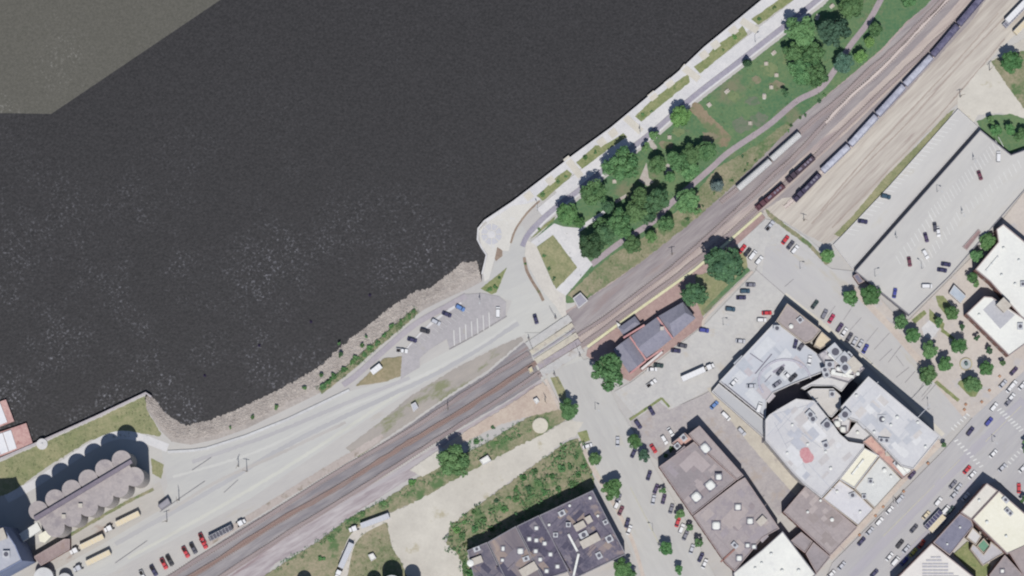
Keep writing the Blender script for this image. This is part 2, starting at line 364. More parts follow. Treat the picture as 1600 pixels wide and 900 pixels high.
sheet('rail_margin', [(560, 714), (600, 686), (640, 660), (700, 618), (760, 580), (818, 532), (814, 526), (770, 545), (700, 582), (640, 620), (590, 662), (540, 700)], M('weedy_gravel', (154, 149, 146), (178, 170, 164), (136, 138, 112), big=.05, mid=.3, streak=(33, 3), patch=.53), 'rough grassy margin between the road and the rail bed', 1.2)
sheet('upper_rail_margin', [(320, 858), (440, 784), (560, 712), (600, 684), (596, 678), (520, 722), (430, 778), (320, 846)], M('sandy_verge', (174, 164, 160), (188, 178, 174), (150, 140, 130), patch=0.55), 'sandy verge along the rail bed', 1.0)
# rail corridor north-east
strip('rail_bed_edge', [(884, 492), (960, 442), (1080, 350), (1144, 294), (1200, 238), (1246, 190), (1290, 156), (1340, 114), (1380, 80), (1420, 36), (1450, 6)], 10, M('pinkish_edge', (164, 148, 148), (182, 168, 164), mid=.4), 'pinkish edge of the rail bed along the park', 1.0)
sheet('main_rail_bed', [(893, 526), (882, 492), (912, 470), (960, 440), (1000, 410), (1080, 347), (1144, 291), (1200, 234), (1246, 186), (1280, 160), (1340, 110), (1380, 78), (1420, 34), (1450, 6), (1490, -40), (1600, -40), (1540, 20), (1500, 60), (1430, 130), (1380, 180), (1330, 228), (1280, 280), (1240, 318), (1196, 330), (1150, 364), (1086, 420), (1000, 482), (918, 541), (900, 545)], m_ballN, 'grey ballast bed of the main railway lines', 0.7)
strip('tan_rail_bed', [(905, 538), (960, 497), (1030, 446), (1100, 392), (1160, 340), (1210, 300), (1262, 250), (1320, 196), (1400, 118), (1480, 36), (1530, -20)], 19, m_ballN2, 'tan ballast beside the main line', 0.6)
# yard
sheet('rail_yard', [(1192, 330), (1222, 310), (1250, 306), (1290, 270), (1340, 222), (1400, 160), (1460, 96), (1520, 30), (1560, -30), (1700, -60), (1660, 10), (1600, 40), (1540, 100), (1500, 158), (1440, 216), (1380, 286), (1330, 345), (1308, 372), (1290, 382), (1262, 368), (1226, 346)], m_yard, 'light tan gravel rail yard with old track scars', 0.8)
for a in (((1300, 356), (1370, 284), (1450, 200), (1520, 120), (1570, 60)), ((1268, 350), (1340, 270), (1420, 190), (1500, 100), (1580, 16)), ((1282, 330), (1350, 250), (1430, 165), (1500, 90), (1560, 20))):
    strip('track_scar', list(a), 2.2, M('track_scar_gravel', (158, 144, 138), (184, 174, 166), mid=0.8, streak=(45, 6)), 'faint brown scar of a lifted track in the yard, %s' % ('nearest the deck wall' if a[0][0] == 1300 else 'middle one' if a[0][0] == 1268 else 'nearest the grey hoppers'), 0.7)
sheet('dirt_lot', [(1496, 168), (1498, 150), (1530, 108), (1568, 80), (1600, 60), (1720, 60), (1720, 190), (1640, 190), (1590, 182), (1560, 176), (1528, 180), (1518, 196)], m_gravel, 'pale dirt lot at the right edge beside the yard', 0.8)
sheet('upper_right_lawn', [(1548, 96), (1575, 84), (1700, 60), (1720, 180), (1600, 170), (1585, 150)], m_rough, 'grass around the tree at the right edge', 1.0)
sheet('ramp_lawn', [(1526, 190), (1546, 180), (1580, 178), (1606, 188), (1640, 240), (1598, 232), (1580, 240), (1556, 222), (1534, 204)], m_grass, 'green lawn at the corner of the upper parking deck', 1.2)
sheet('deck_verge', [(1303, 366), (1330, 340), (1380, 280), (1434, 226), (1480, 178), (1492, 170), (1478, 192), (1434, 244), (1390, 290), (1348, 338), (1312, 370)], m_olive, 'narrow olive verge between rail yard and parking deck', 0.8)

# park
TR = [(816, 385), (826, 365), (850, 340), (880, 315), (905, 297), (960, 252), (1020, 206), (1060, 171), (1100, 138), (1150, 100), (1200, 61), (1240, 30), (1275, 2), (1310, -26)]
PARK = [(833, 376), (857, 352), (886, 326), (911, 308), (966, 262), (1026, 216), (1066, 181), (1106, 148), (1156, 110), (1206, 71), (1246, 40), (1290, 6), (1320, -30), (1480, -30), (1446, 10), (1416, 34), (1376, 78), (1336, 112), (1290, 150), (1246, 186), (1196, 238), (1144, 289), (1080, 346), (1000, 409), (950, 444), (912, 470), (886, 474), (866, 455), (840, 410)]
sheet('park_lawn', PARK, m_grass, 'green park lawn between the promenade and the railway', 0.7)
sheet('park_worn_patch', [(1076, 170), (1084, 160), (1096, 164), (1112, 184), (1132, 202), (1144, 214), (1136, 230), (1118, 226), (1108, 206), (1094, 190)], m_dirtpatch, 'worn brown earth patch in the park', 2.4)
sheet('park_dry_slope', [(1002, 409), (1082, 346), (1144, 292), (1200, 236), (1238, 196), (1230, 190), (1190, 222), (1120, 262), (1080, 310), (1020, 362), (960, 396), (926, 424), (886, 462), (910, 470), (950, 444)], m_rough, 'drier grass on the railway side of the park', 1.4)
strip('park_path', [(1380, -8), (1364, 22), (1350, 44), (1328, 72), (1308, 104), (1282, 138), (1245, 158), (1200, 196), (1140, 237), (1112, 262), (1080, 290), (1046, 320), (1022, 345), (968, 380), (924, 414)], 9, m_path, 'pinkish asphalt path winding through the park', 0.3)
for nm, q, lb in (('triangle_path', [(1010, 254), (1014, 278), (1022, 284), (1012, 291), (998, 282)], 'small pale paved triangle under the park trees'),
              ('paved_nook', [(1040, 258), (1048, 252), (1051, 270), (1056, 279), (1038, 278)], 'small pale paved nook beside the dense trees'),
              ('stone_pad', [(1014, 221), (1019, 219), (1027, 230), (1024, 235), (1016, 230)], 'pale stone pad near the promenade'),
              ('short_walk', [(960, 314), (978, 303), (980, 307), (963, 318)], 'short pale walk between park trees')):
    sheet(nm, q, m_mulch, lb, 0.3)
for _i, (_x, _y, _r, _k) in enumerate(((1200, 110, 13, 0), (1214, 134, 10, 1), (1182, 124, 7, 1), (1160, 196, 14, 2), (1186, 186, 12, 2), (1108, 214, 12, 1), (1040, 226, 9, 1), (1146, 150, 10, 0), (1224, 92, 8, 0), (1060, 206, 8, 0), (1176, 158, 9, 2))):
    sheet('worn_patch', [(_x + _r * math.cos(t) * rnd.uniform(.6, 1.3) * 1.2, _y + _r * math.sin(t) * rnd.uniform(.5, 1.1)) for t in [k * .42 for k in range(15)]], M('worn_lawn_%d' % _k, *(((112, 128, 92), (128, 140, 104), (98, 122, 88)), ((128, 124, 104), (144, 136, 116), (112, 122, 92)), ((104, 116, 98), (118, 124, 108), (96, 118, 92)))[_k], mid=.3, patch=.5, pscale=.2), 'thin worn patch of lawn in the open park, %s' % ordn[_i] if _i < 10 else 'thin worn patch of lawn near the middle of the park', .8, 2.5)
# diamond lawn and its walks
sheet('plaza_walk', [(828, 379), (866, 349), (880, 354), (902, 356), (944, 328), (946, 333), (906, 362), (905, 388), (926, 413), (908, 434), (884, 462), (868, 456), (862, 448), (902, 418), (864, 367), (838, 386)], m_white, 'white concrete walks and plaza round the square lawn', 0.0)
sheet('brick_promenade', [(823, 374), (838, 384), (868, 452), (884, 462), (884, 486), (894, 520), (886, 508), (868, 478), (848, 455), (828, 420), (820, 398)], M('tan_brick_walk', (198, 193, 188), (209, 204, 198), (194, 188, 188), mid=0.8, patch=0.6), 'tan paved walk leading from the crossing to the park')
sheet('square_lawn', [(839, 386), (864, 367), (902, 418), (869, 452)], m_olive, 'square dry lawn framed by white walks', 0.5)
strip('planter_strip', [(819, 402), (823, 422), (832, 440), (842, 456), (849, 470)], 4.5, m_brownbed, 'thin brown planter strip beside the driveway', 0.5)
sheet('lawn_edge_verge', [(828, 374), (852, 350), (868, 338), (864, 346), (834, 370)], m_bed, 'narrow grass verge by the trail end', 0.4)
sheet('triangle_bed', [(792, 418), (776, 457), (768, 460), (751, 451)], m_bed, 'triangular grass bed at the lot entrance', 0.5)
sheet('corner_bed', [(777, 386), (785, 388), (785, 400), (775, 408), (773, 404)], m_brownbed, 'small brown planting bed by the lookout', 0.4)

# promenade
strip('promenade', [(p[0] + 7.5, p[1] + 8.5) for p in SEA[6:19]], 23, m_white, 'white concrete promenade along the sea wall', 0.0, False)
strip('promenade_base', offset(TR[3:], -19), 9, m_white, 'white concrete margin between planting beds and inner walk')
strip('inner_walk', offset(TR[2:], -11), 13, m_white, 'inner white concrete walk of the promenade')
strip('riverside_trail', TR, 8, m_trail, 'purple grey asphalt trail beside the promenade')
strip('trail_kerb_walk', offset(TR[1:], 5.5), 3, m_white, 'thin white edge walk along the asphalt trail')
sheet('lookout_plaza', [(748, 360), (762, 347), (800, 322), (824, 318), (842, 312), (816, 340), (800, 366), (795, 392), (786, 392), (777, 386), (773, 404), (764, 436), (757, 440), (755, 426), (762, 398), (752, 384)], M('lookout_paving', (203, 200, 196), (212, 209, 204), (208, 208, 212), mid=0.3, patch=0.56), 'pale paved lookout plaza where the promenade ends')
beds = [[(1174, 30), (1185, 39), (1240, 0), (1262, -22), (1236, -22), (1216, 0)],
        [(1084, 104), (1094, 115), (1168, 54), (1160, 40), (1148, 52), (1120, 70), (1096, 96)],
        [(992, 182), (1002, 190), (1078, 128), (1076, 115), (1050, 132), (1020, 155)],
        [(900, 254), (910, 264), (952, 232), (980, 214), (974, 208), (952, 222), (940, 228), (930, 227)],
        [(838, 306), (848, 314), (890, 278), (894, 272), (886, 265), (870, 276), (856, 290)]]
for i, q in enumerate(beds):
    sheet('planting_bed', q, m_bed, 'grassy planting bed on the promenade, %s from the upper end' % ordn[i], 0.8, 5)
strip('driveway_bed', [(843, 314), (826, 330), (812, 348), (804, 362), (798, 380)], 3, m_brownbed, 'thin curved brown bed between lookout and trail', 0.4)
for i, (a, b) in enumerate((((1158, 32), (1184, 48)), ((1066, 104), (1092, 124)), ((976, 182), (1002, 206)), ((884, 246), (908, 276)))):
    sheet('tan_crosswalk', band([a, b], 11), m_tan, 'tan paved link across the promenade, %s from the upper end' % ordn[i])
for i, (x, y) in enumerate(((1146, 48), (1118, 70), (1100, 86), (1046, 130), (1020, 150), (958, 208), (940, 222), (860, 282), (826, 306))):
    an = math.radians(40); d = 9
    sheet('tan_paving_panel', band([(x - 5, y + 4), (x + 5, y - 4)], 12), m_tan, 'tan paving panel let into the white promenade, %s from the top' % ordn[i])
# round seat ring on the lookout
def ringpoly(cx, cy, r0, r1, a0, a1, n=10):
    A0 = [math.radians(a0 + (a1 - a0) * i / n) for i in range(n + 1)]
    return [(cx + r1 * math.cos(t), cy + r1 * math.sin(t)) for t in A0] + [(cx + r0 * math.cos(t), cy + r0 * math.sin(t)) for t in reversed(A0)]
med = empty('compass_paving', P(768, 366)); put(med, 'round grey and white paved medallion on the lookout plaza', 'paving')
LAYER[0] += 1; zc = 0.004 * LAYER[0]
mg = M('medallion_grey', (188, 188, 196), (198, 197, 203), mid=0.6)
for k in range(8):
    Q = ccw([P(x, y, zc) - P(768, 366) for x, y in ringpoly(768, 366, 7, 16, k * 45 + 4, k * 45 + 41)])
    link('segment', mesh('segment', Q, tess(Q), mg), med)
Q = ccw([P(x, y, zc) - P(768, 366) for x, y in ringpoly(768, 366, 0.01, 6, 0, 360, 24)])
link('centre_disc', mesh('centre_disc', Q, tess(Q), m_white), med)

# riverside lot
sheet('riverside_lot', [(626, 593), (628, 553), (648, 530), (676, 502), (718, 474), (728, 460), (752, 458), (780, 463), (791, 472), (790, 494), (746, 520), (702, 544), (698, 530), (672, 546), (656, 560), (656, 574), (634, 587)], m_lot, 'grey asphalt parking lot beside the river', 0.2)
sheet('lot_island_walk', [(628, 552), (648, 528), (676, 500), (718, 471), (722, 474), (690, 495), (664, 516), (646, 534), (634, 548)], m_white, 'white walk along the upper edge of the riverside lot')
strip('bike_path', [(536, 602), (560, 584), (602, 546), (650, 506), (700, 478), (728, 462)], 9, M('bike_path_asphalt', (166, 160, 168), (178, 172, 178), mid=0.5), 'grey bike path behind the riprap')
sheet('dirt_triangle', [(556, 603), (600, 560), (628, 557), (626, 588), (600, 597)], M('olive_dirt', (136, 130, 104), (160, 148, 124), (190, 176, 146), mid=0.4, patch=0.64), 'olive dirt triangle left of the riverside lot', 0.8)
strip('shore_weeds_verge', [(500, 612), (540, 580), (580, 546), (620, 512), (650, 486)], 10, m_rough, 'weedy strip on top of the river bank', 1.6)
strip('lot_kerb', [(702, 546), (746, 522), (792, 494)], 1.6, m_crack, 'dark kerb line below the riverside lot')
# crossing
sheet('crossing_road', [(820, 520), (893, 520), (900, 545), (920, 575), (905, 600), (870, 590), (846, 592), (832, 560)], m_road, 'pale roadway over the railway crossing')
sheet('front_street', [(846, 588), (880, 572), (920, 560), (948, 598), (968, 640), (1000, 690), (1040, 760), (1075, 820), (1120, 905), (1020, 930), (985, 860), (960, 800), (925, 740), (905, 690), (880, 610)], m_roadF, 'pale street running down from the crossing')
# gravel roads, dirt and weeds south of the tracks
WEEDN = [(396, 910), (440, 882), (500, 844), (548, 808), (600, 782), (650, 748), (690, 728), (760, 692), (820, 655), (850, 640), (888, 640), (884, 656), (842, 682), (720, 746), (652, 784), (604, 803), (560, 832), (534, 862), (522, 912)]
sheet('trackside_weeds_ground', WEEDN, m_rough, 'rough weedy ground south of the railway', 1.4)
sheet('bare_dirt', [(690, 700), (730, 672), (770, 648), (812, 622), (848, 596), (862, 612), (872, 640), (850, 646), (822, 652), (780, 664), (745, 682), (705, 700)], m_dirt, 'bare peach coloured dirt by the crossing', 1.2)
sheet('sand_apron', [(640, 734), (690, 700), (700, 716), (684, 732), (660, 745)], m_gravel, 'pale gravel apron near the lone tree', 0.8)
WEEDS = [(694, 862), (704, 818), (740, 794), (790, 758), (850, 716), (890, 688), (908, 684), (926, 738), (930, 762), (846, 812), (762, 850), (730, 868), (735, 910), (722, 910), (716, 870)]
sheet('warehouse_weeds_ground', WEEDS, m_rough, 'rough green ground behind the warehouse', 2.2)
sheet('gravel_area', [(604, 803), (652, 783), (720, 744), (842, 681), (888, 656), (912, 660), (900, 680), (880, 690), (848, 716), (788, 758), (738, 794), (704, 820), (694, 846), (712, 862), (722, 880), (722, 912), (640, 912), (628, 880), (612, 856), (606, 830)], m_gravel, 'wide pale gravel area and road by the warehouse', 2.2)
sheet('tank_field', [(556, 834), (604, 812), (607, 830), (613, 856), (629, 882), (640, 912), (522, 912), (536, 862)], m_rough, 'dry weedy field by the storage tanks', 1.2)
strip('tank_lane', [(610, 806), (572, 824), (552, 842), (542, 868), (534, 912)], 14, m_gravelroad, 'pale gravel lane curving past the parked tankers', 0.6)
strip('street_sidewalk', [(906, 684), (918, 716), (940, 756), (966, 800), (990, 850), (1006, 905)], 6, m_pinkwalk, 'pinkish sidewalk along the warehouse')
sheet('street_corner_bed', [(902, 676), (917, 672), (922, 688), (910, 692)], m_bed, 'small grass bed at the street corner', 0.4)
sheet('crossing_bed', [(860, 590), (872, 588), (884, 612), (884, 634), (872, 618)], m_olive, 'narrow grass bed beside the street below the crossing', 0.5)
strip('crossing_walk', [(852, 592), (866, 620), (876, 640)], 5, m_pinkwalk, 'pinkish walk below the crossing')
# depot and lots
PLAT = [(918, 546), (1000, 484), (1086, 424), (1140, 380), (1190, 334), (1196, 340), (1170, 366), (1140, 396), (1100, 428), (1088, 444), (1090, 470), (1100, 500), (1098, 508), (1040, 552), (984, 596), (972, 590), (960, 566), (934, 568), (916, 556)]
sheet('brick_platform', PLAT, m_brick, 'red brick platform around the railway depot', 0.3)
sheet('depot_lawn', [(1086, 430), (1108, 426), (1150, 384), (1166, 400), (1168, 420), (1140, 448), (1098, 494), (1090, 476)], m_olive, 'grass beside the depot under the big trees', 1.0)
strip('depot_verge', [(1170, 420), (1140, 448), (1100, 488)], 7, m_grass, 'green verge along the depot lot', 0.7)
strip('depot_walk', [(1176, 424), (1146, 452), (1104, 494), (1098, 510)], 4, m_pinkwalk, 'pinkish walk beside the depot lot')
strip('platform_edge', [(918, 542), (1000, 482), (1086, 421), (1140, 376), (1190, 332)], 4.2, m_yellow, 'pale yellow warning edge of the long platform', 0.0, False)
sheet('depot_lot', [(988, 596), (1100, 508), (1180, 424), (1186, 410), (1150, 384), (1196, 342), (1226, 348), (1262, 372), (1300, 404), (1240, 440), (1226, 462), (1124, 600), (1060, 634), (1000, 660), (960, 612)], M('depot_lot_asphalt', (183, 181, 182), (196, 194, 193), (190, 184, 178), big=0.03, mid=0.3, patch=0.6), 'pale parking lot between depot and shopping mall')
sheet('yard_fence_verge', [(1196, 326), (1232, 354), (1262, 376), (1280, 394), (1296, 412), (1290, 414), (1262, 384), (1226, 358), (1200, 338)], m_rough, 'brown verge between rail yard and depot lot', 0.9)
sheet('mall_side_lot', [(984, 655), (1000, 650), (1030, 628), (1046, 640), (1060, 634), (1096, 618), (1118, 606), (1196, 686), (1258, 752), (1224, 798), (1216, 806), (1160, 742), (1092, 664), (1048, 688), (1028, 720), (1008, 706), (990, 672)], M('old_lot_asphalt', (164, 158, 162), (182, 176, 176), (172, 162, 158), big=0.03, mid=0.3, patch=0.56), 'older brownish lot and alley beside the mall')
sheet('alley_paving', [(1104, 606), (1120, 604), (1196, 684), (1262, 760), (1244, 776), (1186, 712), (1150, 668)], M('alley_tan', (186, 179, 170), (200, 193, 182), (170, 162, 158), mid=0.3, patch=0.6), 'tan concrete alley along the mall wall', 0.6)
strip('lot_hedge_bed', [(984, 656), (1012, 637), (1034, 622)], 4, m_bed, 'thin grass strip at the corner of the small lot', 0.5, False)
strip('lot_hedge_bed', [(1034, 622), (1046, 636)], 3.4, m_bed, 'short grass strip at the end of the small lot', 0.5, False)
# north-east street with angled parking, plaza
sheet('mall_street', [(1196, 386), (1236, 380), (1300, 420), (1336, 424), (1400, 496), (1520, 640), (1500, 660), (1470, 690), (1462, 676), (1356, 560), (1230, 462), (1190, 432)], M('mall_street_paving', (182, 180, 183), (194, 192, 192), (188, 183, 176), mid=0.3, streak=(-44, 5), patch=0.58), 'wide pale street with angled parking beside the mall')
strip('mall_sidewalk', [(1226, 460), (1282, 504), (1360, 570), (1474, 680)], 7, m_tan, 'tan sidewalk along the mall', 0.0, False)
PLZ = [(1334, 452), (1350, 438), (1400, 494), (1420, 500), (1484, 436), (1530, 390), (1600, 300), (1720, 300), (1720, 480), (1600, 580), (1524, 656), (1506, 644), (1440, 566), (1390, 510)]
sheet('town_plaza', PLZ, M('plaza_paving', (188, 180, 176), (200, 192, 187), (186, 182, 184), mid=0.35, patch=0.55), 'pinkish paved plaza with trees')
strip('pink_sidewalk', [(1330, 448), (1390, 510), (1444, 572), (1508, 648)], 10, m_pinkwalk, 'pinkish sidewalk along the plaza', 0.3, False)
for i, q in enumerate(([(1424, 500), (1444, 484), (1448, 490), (1430, 506)], [(1452, 482), (1476, 506), (1474, 516), (1452, 500)], [(1462, 462), (1474, 462), (1490, 482), (1494, 496), (1484, 500), (1466, 478)], [(1464, 594), (1500, 624), (1496, 628), (1460, 598)], [(1498, 596), (1516, 586), (1536, 602), (1524, 620), (1516, 620), (1496, 600)], [(1472, 512), (1492, 528), (1490, 532), (1470, 518)])):
    sheet('plaza_bed', q, m_bed, 'grass bed in the town plaza, %s from the upper left' % ordn[i], 0.5)
sheet('plaza_square', [(1440, 512), (1452, 500), (1468, 514), (1456, 530), (1444, 526)], m_white, 'pale diamond of paving in the plaza')
# main street
sheet('main_street', [(1290, 905), (1300, 880), (1478, 700), (1520, 652), (1600, 580), (1760, 420), (1760, 620), (1600, 740), (1548, 755), (1460, 842), (1396, 910)], m_roadR, 'wide grey main street crossing the lower right')
sheet('cross_street', [(1540, 735), (1590, 690), (1720, 800), (1680, 860)], m_roadR, 'cross street at the right edge')
strip('main_sidewalk', [(1296, 872), (1340, 828), (1410, 750), (1470, 690)], 11, m_pinkwalk, 'pinkish sidewalk on the mall side of main street', 0.0, False)
strip('far_sidewalk', [(1396, 905), (1456, 848), (1542, 757)], 9, m_tan, 'tan sidewalk on the far side of main street', 0.0, False)
strip('corner_sidewalk', [(1545, 757), (1575, 778), (1640, 830)], 8, m_pinkwalk, 'sidewalk beside the cream building', 0.0, False)
strip('main_street_lane', [(1330, 900), (1480, 745), (1600, 625)], 14, M('dark_lane', (168, 165, 174), (182, 179, 186), mid=0.3, streak=(47, 12)), 'darker worn lane of main street', 0.8, False)
strip('main_street_lane', [(1392, 890), (1440, 842), (1520, 752)], 8, M('dark_lane', None), 'narrow darker parking lane of main street', 0.6, False)

sheet('mall_recess_shade', [(1190, 692), (1190, 600), (1250, 590), (1300, 570), (1340, 600), (1330, 680), (1300, 690)], M('recess_shade_tone', (112, 108, 118), (124, 120, 128), mid=.4), 'dark sheet painting shade into the recess between the mall roofs')  # dark sheet stands in for the shade lying in the recess
# painted lines, seams, crosswalks: flat print on the pavement
def marks(name, segs, w, mat, label):
    LAYER[0] += 1; z = 0.004 * LAYER[0]; V = []; F = []
    for a, b in segs:
        q = ccw([P(x, y, z) for x, y in band([a, b], w)]); F.append(tuple(range(len(V), len(V) + 4))); V += q
    return put(link(name, mesh(name, V, F, mat)), label, None, None, 'structure')
def rowsegs(a, b, n, d):
    return [((a[0] + (b[0] - a[0]) * i / (n - 1), a[1] + (b[1] - a[1]) * i / (n - 1)), (a[0] + (b[0] - a[0]) * i / (n - 1) + d[0], a[1] + (b[1] - a[1]) * i / (n - 1) + d[1])) for i in range(n)]
marks('lot_markings', rowsegs((709, 516), (764, 488), 7, (1, 24)), 1.2, m_line, 'white stall lines in the riverside lot')
marks('lot_markings', rowsegs((642, 534), (724, 482), 13, (9, 7)), 0.7, m_faint, 'faint stall lines along the upper edge of the riverside lot')
marks('lot_markings', rowsegs((1316, 372), (1480, 190), 26, (16, 3)), 0.9, m_line, 'faint stall lines along the lower deck edge')
marks('depot_lot_markings', rowsegs((1108, 520), (1176, 438), 12, (15, 3)) + rowsegs((1150, 536), (1200, 480), 8, (14, 3)), 0.9, m_faint, 'faint stall lines in the depot lot')
marks('street_markings', rowsegs((1262, 484), (1470, 664), 26, (10, -14)), 0.7, m_faint, 'angled stall lines beside the mall')
marks('street_seams', [((1226, 448), (1240, 436)), ((1305, 478), (1292, 496)), ((1330, 482), (1318, 500)), ((1346, 496), (1328, 516)), ((1372, 512), (1354, 534)), ((1390, 520), (1366, 546)), ((1394, 545), (1374, 564)), ((1408, 540), (1388, 566)), ((1420, 574), (1400, 590)), ((1430, 580), (1414, 598)), ((1444, 596), (1436, 610)), ((1456, 600), (1440, 620)), ((1464, 598), (1440, 626)), ((1400, 556), (1412, 572)), ((1180, 420), (1228, 462))], 0.9, m_crack, 'dark tar seams across the mall street')
marks('yard_seams', [((300, 735), (330, 715)), ((350, 770), (372, 750)), ((250, 800), (320, 752)), ((180, 880), (230, 845))], 0.8, m_crack, 'dark seams on the riverfront road')
marks('lane_markings', [((915, 700), (940, 750)), ((985, 762), (1030, 850)), ((1380, 838), (1460, 758)), ((1470, 748), (1500, 718)), ((1540, 690), (1596, 634))], 1.0, m_yline, 'worn yellow centre lines of the streets')
marks('crosswalk_markings', rowsegs((1558, 642), (1592, 674), 9, (7, -4)) + rowsegs((1491, 690), (1530, 730), 9, (6, -3)) + rowsegs((1486, 668), (1510, 646), 6, (5, 4)) + rowsegs((1570, 726), (1594, 700), 6, (5, 4)), 2.0, m_line, 'white crosswalk bars at the main street crossing')

# ------------------------------------------------------------------ tracks
def track(name, pts, bed, label, bw=12, off=None, rails=True):
    pts = catmull(pts, 5); W = [P(x, y, 0.2) for x, y in pts]; q = [(p.x, p.y) for p in W]
    root = empty(name, (q[0][0], q[0][1], 0)); put(root, label, 'railway track'); ox, oy = q[0]
    def rib(nm, c, w, z0, z1, m):
        a, b = offset(c, w / 2), offset(c, -w / 2); n = len(c)
        if nm == 'ballast_shoulder': a, b = [[(x + rnd.uniform(-.35, .35), y + rnd.uniform(-.35, .35)) for x, y in e] for e in (a, b)]
        V = [(x - ox, y - oy, z) for z in (z0, z1) for x, y in a] + [(x - ox, y - oy, z) for z in (z0, z1) for x, y in b]; F = []
        for i in range(n - 1): F += [(i, i + 1, n + i + 1, n + i), (2 * n + i, 3 * n + i, 3 * n + i + 1, 2 * n + i + 1), (n + i, n + i + 1, 3 * n + i + 1, 3 * n + i)]
        return link(nm, mesh(nm, V, F, m), root)
    rib('ballast_shoulder', q, bw * S, 0.0, LAYER[0] * 0.004 + 0.05, bed)
    z = LAYER[0] * 0.004 + 0.05
    for s in (-0.72, 0.72): rib('rail', offset(q, s), 0.14, z, z + 0.20, m_rail)
    mb = MB(); acc = 0.0
    for a, b in zip(q, q[1:]):
        L = math.dist(a, b); ux, uy = (b[0] - a[0]) / L, (b[1] - a[1]) / L
        while acc < L:
            cx, cy = a[0] + ux * acc - ox, a[1] + uy * acc - oy; h, w = 1.3, 0.13
            V = [(cx + sx * w * ux - sy * h * uy, cy + sx * w * uy + sy * h * ux, zz) for zz in (z - 0.05, z + 0.05) for sx, sy in ((-1, -1), (1, -1), (1, 1), (-1, 1))]
            mb.add(V, [(4, 5, 6, 7), (0, 1, 5, 4), (1, 2, 6, 5), (2, 3, 7, 6), (3, 0, 4, 7)]); acc += 1.2
        acc -= L
    o = link('sleepers', mb.me('sleepers', [bed]), root); o['kind'] = 'stuff'
    return root
LAYER[0] += 2
track('railway_track', T1[:11], m_rust, 'rust brown main track from the lower left to the depot', 7)
track('railway_track', T1[10:19], m_greybed, 'grey brown main track between depot and coaches', 5)
track('railway_track', T1[18:], m_palebed, 'pale pink main track running to the upper edge', 4)
track('railway_track', [(842, 588), (905, 543), (960, 503), (1030, 452), (1100, 398), (1150, 357), (1203, 309), (1250, 266), (1300, 219), (1380, 142), (1440, 86), (1500, 28), (1530, -5), (1556, -36)], m_greybed, 'track next to the platform with the two red brown locomotives', 7)
track('railway_track', [(1226, 324), (1240, 312), (1283, 270), (1327, 229), (1371, 180), (1413, 134), (1456, 88), (1497, 39), (1535, -5), (1560, -34)], m_palebed, 'yard track under the row of hopper cars', 7)
track('railway_track', [(1126, 316), (1178, 273), (1228, 230), (1262, 196), (1310, 156), (1350, 118), (1400, 74), (1450, 24), (1500, -30)], m_greybed, 'siding under the two silver passenger coaches', 7)
track('railway_track', [(310, 925), (430, 846), (520, 790), (600, 740), (700, 676), (790, 618), (846, 580), (905, 543)], m_greybed, 'second track just south of the rust brown one', 6)
track('railway_track', [(255, 908), (400, 818), (520, 742), (640, 672), (740, 606), (826, 552)], m_greybed, 'old siding along the dark ballast edge', 6)
strip('platform_ballast', [(1060, 428), (1120, 382), (1180, 326)], 4, m_ballN2, 'tan ballast between track and platform', 0.5)

# paved level crossing laid over the tracks
_z = LAYER[0] * .004 + .29
_cz = [((824, 541), (891, 496), 12, 'crossing_concrete', (190, 189, 190), (202, 200, 200), 'pale concrete on the river side of the level crossing'), ((829, 551), (895, 507), 7, 'crossing_tan', (196, 189, 176), (208, 201, 188), 'tan panels on the river side of the level crossing'),
       ((833, 558), (898, 515), 3, 'crossing_gap', (158, 154, 164), (174, 170, 178), 'dark flangeway line across the level crossing'), ((837, 565), (902, 523), 9, 'crossing_tan', (0, 0, 0), (0, 0, 0), 'tan panels at the main track of the level crossing'),
       ((841, 573), (906, 533), 9, 'crossing_mauve', (162, 154, 162), (178, 170, 176), 'mauve grey asphalt between the crossing tracks'), ((846, 584), (910, 545), 13, 'crossing_concrete', (0, 0, 0), (0, 0, 0), 'pale concrete on the street side of the level crossing')]
for _i, (_a, _b, _w, _n, _c, _d, _l) in enumerate(_cz):
    sheet('crossing_panel', band([_a, _b], _w), M(_n, tuple(v - 8 for v in _c), tuple(v - 6 for v in _d), (172, 164, 160), mid=.4, fine=1, patch=.54, pscale=.3), _l, 0.25, 5, 'structure', _z + .004 * _i)
# ------------------------------------------------------------------ buildings
m_glass = M('window_glass', (52, 56, 72), rough=0.15, spec=0.5)
m_unit = M('rooftop_unit_metal', (196, 198, 204), (178, 180, 188), mid=0.8, rough=0.5)
m_dome = M('skylight_white', (232, 232, 228), (222, 224, 224), mid=0.8, rough=0.4)
m_curb = M('skylight_curb', (116, 112, 126))
m_fan = M('fan_grille', (96, 96, 108))
def roofmat(name, c1, c2, c3, patch=0.58, st=None, big=0.06, mid=0.4, pscale=0.12): return M(name, c1, c2, c3, big=big, mid=mid, fine=1.8, patch=patch, streak=st, w=(0.7, 0.35, 0.45), pscale=pscale)
W_BRICK = M('wall_brick', (142, 104, 98), (160, 122, 114), mid=0.8)
W_TAN = M('wall_tan', (180, 168, 158), (196, 184, 172), mid=0.8)
W_PALE = M('wall_pale', (196, 190, 190), (206, 202, 200), mid=0.8)
W_GREY = M('wall_grey', (134, 132, 142), (150, 148, 156), mid=0.8)

